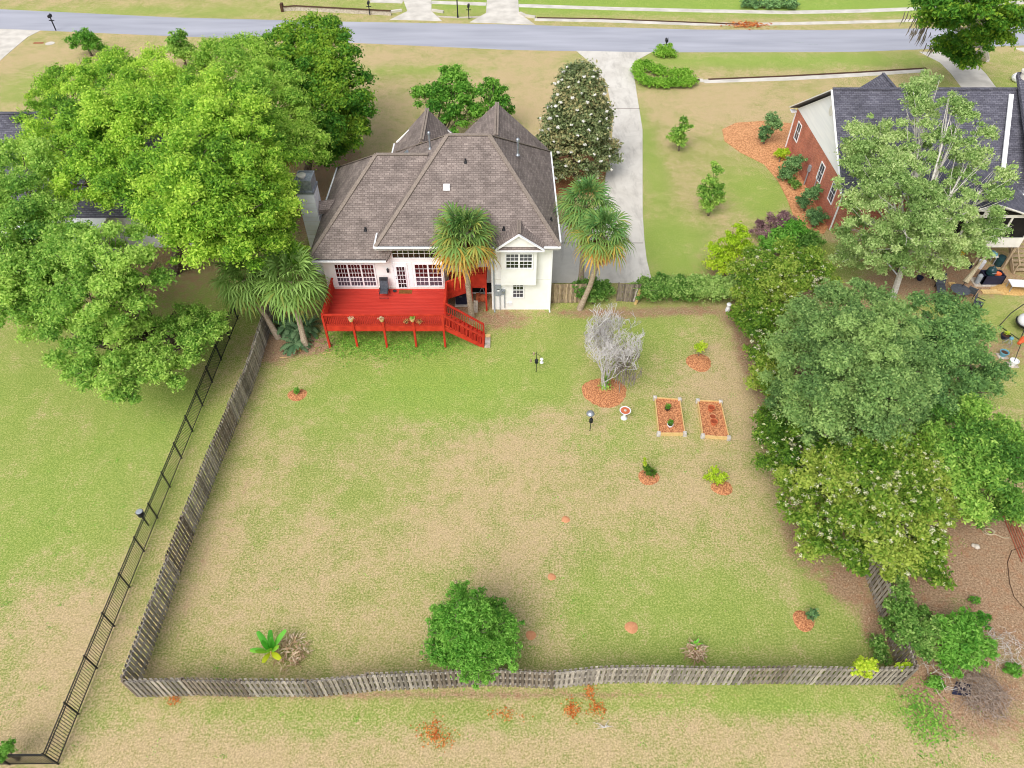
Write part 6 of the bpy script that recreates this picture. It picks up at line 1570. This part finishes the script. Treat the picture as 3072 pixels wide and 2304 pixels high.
s = MB(); s.obox((34.9, 39.4, .68), (.99, -.1, 0), (.1, .99, 0), (0, 0, 1), (0, 1.8), (-.45, .35), (0, .05)); s.build('tabletop', M_plastic, t)
for dx, dy in ((.1, -.3), (.1, .2), (1.6, -.4), (1.6, .1)): MB().box(34.9 + dx, 34.94 + dx, 39.4 + dy, 39.44 + dy, 0, .68).build('leg', M_greymetal, t)
mulch('straw_pile', 'yellow straw spread on the ground beyond the white folding table', *(35.26, 39.50), 1.3, .75, .15, M_hay, cat='straw')
t = thing('brick_frame', 'small square wooden frame lying on the bare earth', 'frame', (31.4, 39.95, 0))
s = MB(); s.box(31.2, 31.65, 39.8, 39.87, 0, .1); s.box(31.2, 31.65, 40.13, 40.2, 0, .1); s.box(31.2, 31.27, 39.87, 40.13, 0, .1); s.box(31.58, 31.65, 39.87, 40.13, 0, .1); s.build('frame', M_newwood, t)
t = thing('plastic_bin', 'white bin and tabletop stored under the screened porch', 'bin', (34.4, 42.3, 0)); MB().lathe((34.25, 42.0, 0), [(.2, 0), (.24, .6), (.24, .62), (.0001, .6)], 14).build('bin', M_plastic, t)
t = thing('storage_table', 'cluttered low table under the porch holding a blue bundle', 'table', (34.8, 42.5, 0)); MB().box(34.4, 35.5, 42.3, 42.9, .68, .73).build('tabletop', M_trim, t)
for x, y in ((34.45, 42.35), (35.4, 42.35), (34.45, 42.8), (35.4, 42.8)): MB().box(x, x + .05, y, y + .05, 0, .68).build('leg', M_greymetal, t)
t = thing('blue_tarp', 'crumpled blue grey tarp bundle on the porch storage table', 'tarp', (34.9, 42.6, .73)); s = MB(); s.ball((34.7, 42.6, .85), .25, 9, .6); s.ball((35.05, 42.62, .88), .3, 9, .6); s.ball((35.3, 42.55, .83), .2, 8, .6); s.build('tarp', M_blue, t)
t = thing('toy_slide', 'bright yellow plastic toy stored under the porch', 'toy', (32.7, 42.6, 0)); s = MB(); s.beam((32.3, 42.2, .1), (32.95, 42.6, .95), .28, .06); s.build('slide', M_yellow, t); MB().box(32.85, 33.0, 42.55, 42.65, 0, .9).build('support', M_yellow, t)
t = thing('storage_barrel', 'dark barrel at the right end of the porch storage', 'barrel', (35.7, 42.4, 0)); MB().lathe((35.75, 42.3, 0), [(.25, 0), (.3, .3), (.3, .5), (.25, .8), (.0001, .8)], 14).build('barrel', M_kamado, t)
for i, (x, y, r, mt, lb) in enumerate(((33.4, 42.0, .3, M_navy, 'dark bag of garden supplies under the porch by the yellow toy'), (30.4, 40.9, .3, M_blackm, 'black plant pot at the foot of the maple, left of the porch'), (31.0, 42.0, .28, M_blackm, 'black tub in the shade under the porch'), (29.3, 40.6, .22, M_navy, 'dark low tub near the white drain pipe'), (28.2, 41.4, .25, M_blackm, 'black nursery pot beneath the pale maple'))):
    t = thing('garden_tub', lb, 'tub', (x, y, 0)); s = MB(); s.lathe((x, y, 0), [(r * .8, 0), (r, r * 1.1), (r * 1.08, r * 1.15), (r * .9, r * 1.15), (.0001, r * .9)], 12); s.build('tub', mt, t)
# swing seat and pots on the right edge
t = thing('egg_swing', 'white cushioned swing seat hanging from a dark arched stand', 'swing', (33.8, 35.5, 0))
s = MB(); s.tube([(32.7, 35.6, .05), (33.2, 35.9, .9), (33.8, 36.0, 1.7), (34.2, 35.8, 2.0)], .03, 6); s.tube([(33.4, 34.2, .05), (33.7, 34.9, 1.2), (34.2, 35.8, 2.0)], .03, 6); s.tube([(32.7, 35.6, .05), (33.4, 34.2, .05)], .025, 6); s.tube([(34.2, 35.8, 2.0), (34.2, 35.4, 1.2)], .02, 6); s.build('stand', M_blackm, t)
s = MB(); s.ball((34.1, 35.3, .75), .62, 14, .75); s.build('cushion', M_plastic, t, smooth=True)
s = MB(); s.lathe((34.1, 35.3, .3), [(.3, -.05), (.6, .15), (.7, .35), (.66, .35), (.5, .1)], 14); s.build('basket', M_blackm, t)
MB().box(32.05, 32.55, 32.5 + .0, 33.0, 0, .04)
for lb, x, y, r, h_, mt, pl, pd in (('blue glazed pot on a pale paver at the right edge', 31.55, 32.75, .24, .34, M_blue, None, 1), ('white topped bucket on a paver below the blue pot', 31.8, 31.95, .24, .34, M_plastic, None, 1), ('green lipped pot with sprouting leaves near the swing seat', 32.45, 34.4, .26, .32, M_navy, L_yel, 0)):
    pot(lb, x, y, .045 if pd else 0, r, h_, mt, pl, 'garden_pot', None, M_soil if mt is M_blue else (M_plastic if mt is M_plastic else None))
    if pd:
        q = thing('paver', 'square pale paver beneath the ' + ('blue glazed pot' if mt is M_blue else 'white topped bucket'), 'paver', (x, y, 0)); s = MB(); s.box(x - .32, x + .3, y - .3, y + .22, 0, .045); s.build('slab', M_stone, q)
t = thing('wire_stand', 'tangled wire plant stand between two pots at the right edge', 'plant stand', (32.2, 33.6, 0)); s = MB()
for i in range(7):
    a = i * .9; s.tube([(32.2 + .25 * math.cos(a), 33.7 + .25 * math.sin(a), 0), (32.2 + .3 * math.cos(a + .6), 33.7 + .3 * math.sin(a + .6), .35), (32.2 + .1 * math.cos(a + 1.5), 33.7, .6)], .012, 4)
s.build('wires', M_metal, t); MB().ball((32.35, 33.75, .6), .13, 10).build('glass_ball', M_blue, t)
t = thing('beach_umbrella', 'orange furled umbrella leaning at the right edge', 'umbrella', (31.9, 32.2, 0))
s = MB(); s.tube([(31.8, 31.95, .3), (32.4, 33.0, 1.1)], .02); s.build('pole', M_black, t); s = MB(); s.tube([(32.2, 32.9, .95), (32.6, 33.2, 1.05), (33.2, 33.3, 1.1)], [.1, .2, .14], 9); s.build('canopy', M_orange, t)
# pipes and hose on the bare earth
t = thing('pipe_bundle', 'rusty red pipes lying on the bare earth at the right edge', 'pipes', (26.38, 20.53)); s = MB()
for i in range(6):
    p, q = [(25.88, 20.76), (25.71, 17.96)][0], [(25.88, 20.76), (25.71, 17.96)][1]; s.tube([(p[0] + i * .13, p[1] + .1 * i, .05 + .03 * (i % 2)), (q[0] + i * .16 - .2, q[1] + .2 * i, .05)], .025, 6)
s.build('pipes', M_rust, t)
t = thing('garden_hose', 'thin dark hose curling over the bare earth at right', 'hose', (25.21, 18.35)); s = MB()
hp = [(26.10, 18.88), (25.33, 18.61), (24.81, 17.96), (24.36, 16.82), (24.23, 16.09), (24.43, 15.50)]; s.tube([(a, c, .03) for a, c in hp], .018, 5); s.build('hose', M_soil, t)
t = thing('rope_coil', 'pale coiled hose lying near the fresh green tree', 'hose', (24.66, 19.69)); x, y = (24.66, 19.69); s = MB()
s.tube([(x + .35 * math.cos(a * .5) * (1 - a * .02), y + .2 * math.sin(a * .5), .03 + a * .004) for a in range(28)], .025, 5); s.tube([(x + .2, y - .1, .04), (x + .6, y - .35, .04), (x + .9, y - .35, .04)], .025, 5); s.build('coil', M_canvas, t)
t = thing('pavement_grate', 'pale flat plate set in the front lawn at upper left', 'cover', (-52.36, 83.37)); x, y = (-52.36, 83.37); s = MB(); s.lathe((x, y, 0), [(.5, 0), (.5, .03), (.0001, .035)], 16); s.build('lid', M_concrete, t)
t = thing('water_cover', 'rust red utility strip in the front lawn beside the pale plate', 'cover', (-53.63, 83.63)); x, y = (-53.47, 83.50); s = MB(); s.box(x - .8, x + .3, y - .15, y + .15, 0, .03); s.build('lid', M_rust, t)

# ------------------------------------------------------------------ neighbour house behind the oaks
nh = thing('house', 'dark roofed house mostly hidden behind the lime green oaks', 'house', (-34, 50, 0))
s = MB(); s.box(-50, -22.5, 44.5, 56.5, 0, 3.2); s.build('wall', M_siding, nh)
s = MB()
s.slab([(-51, 43.8, 3.2), (-22, 43.8, 3.2), (-27, 51, 7.4), (-51, 51, 7.4)], .15); s.slab([(-51, 57.6, 3.2), (-22, 57.6, 3.2), (-27, 51, 7.4), (-51, 51, 7.4)], .15); s.slab([(-22, 43.8, 3.2), (-22, 57.6, 3.2), (-27, 51, 7.4)], .15)
s.build('roof', M_dshingle, nh, uv=True)
s = MB(); s.beam((-51, 51, 7.44), (-27, 51, 7.44), .3, .06); s.build('ridge_cap', M_dshingle, nh, uv=True)
s = MB(); s.box(-37.5, -29.5, 40.6, 44.4, 0, 2.7); s.build('sunroom_wall', M_siding, nh)
s = MB(); s.slab([(-37.8, 40.3, 2.75), (-29.2, 40.3, 2.75), (-29.2, 44.4, 3.1), (-37.8, 44.4, 3.1)], .12); s.build('sunroom_roof', M_white, nh)
s = MB(); s.slab([(-34.8, 47.5, 5.6), (-33.4, 47.5, 5.6), (-33.4, 49.3, 6.7), (-34.8, 49.3, 6.7)], .2); s.build('skylight', M_white, nh)
s = MB(); s.lathe((-31.5, 47.3, 5.3), [(.12, 0), (.12, .7), (.0001, .72)], 10); s.build('vent_pipe', M_metal, nh)
for x in (-35.5, -32): window(nh, (x, 40.6, .9), Nn, S, 1.6, 1.3, 2, 2, 2, M_glass)

print('objects', len(bpy.data.objects), 'faces', sum(len(m_.polygons) for m_ in bpy.data.meshes))
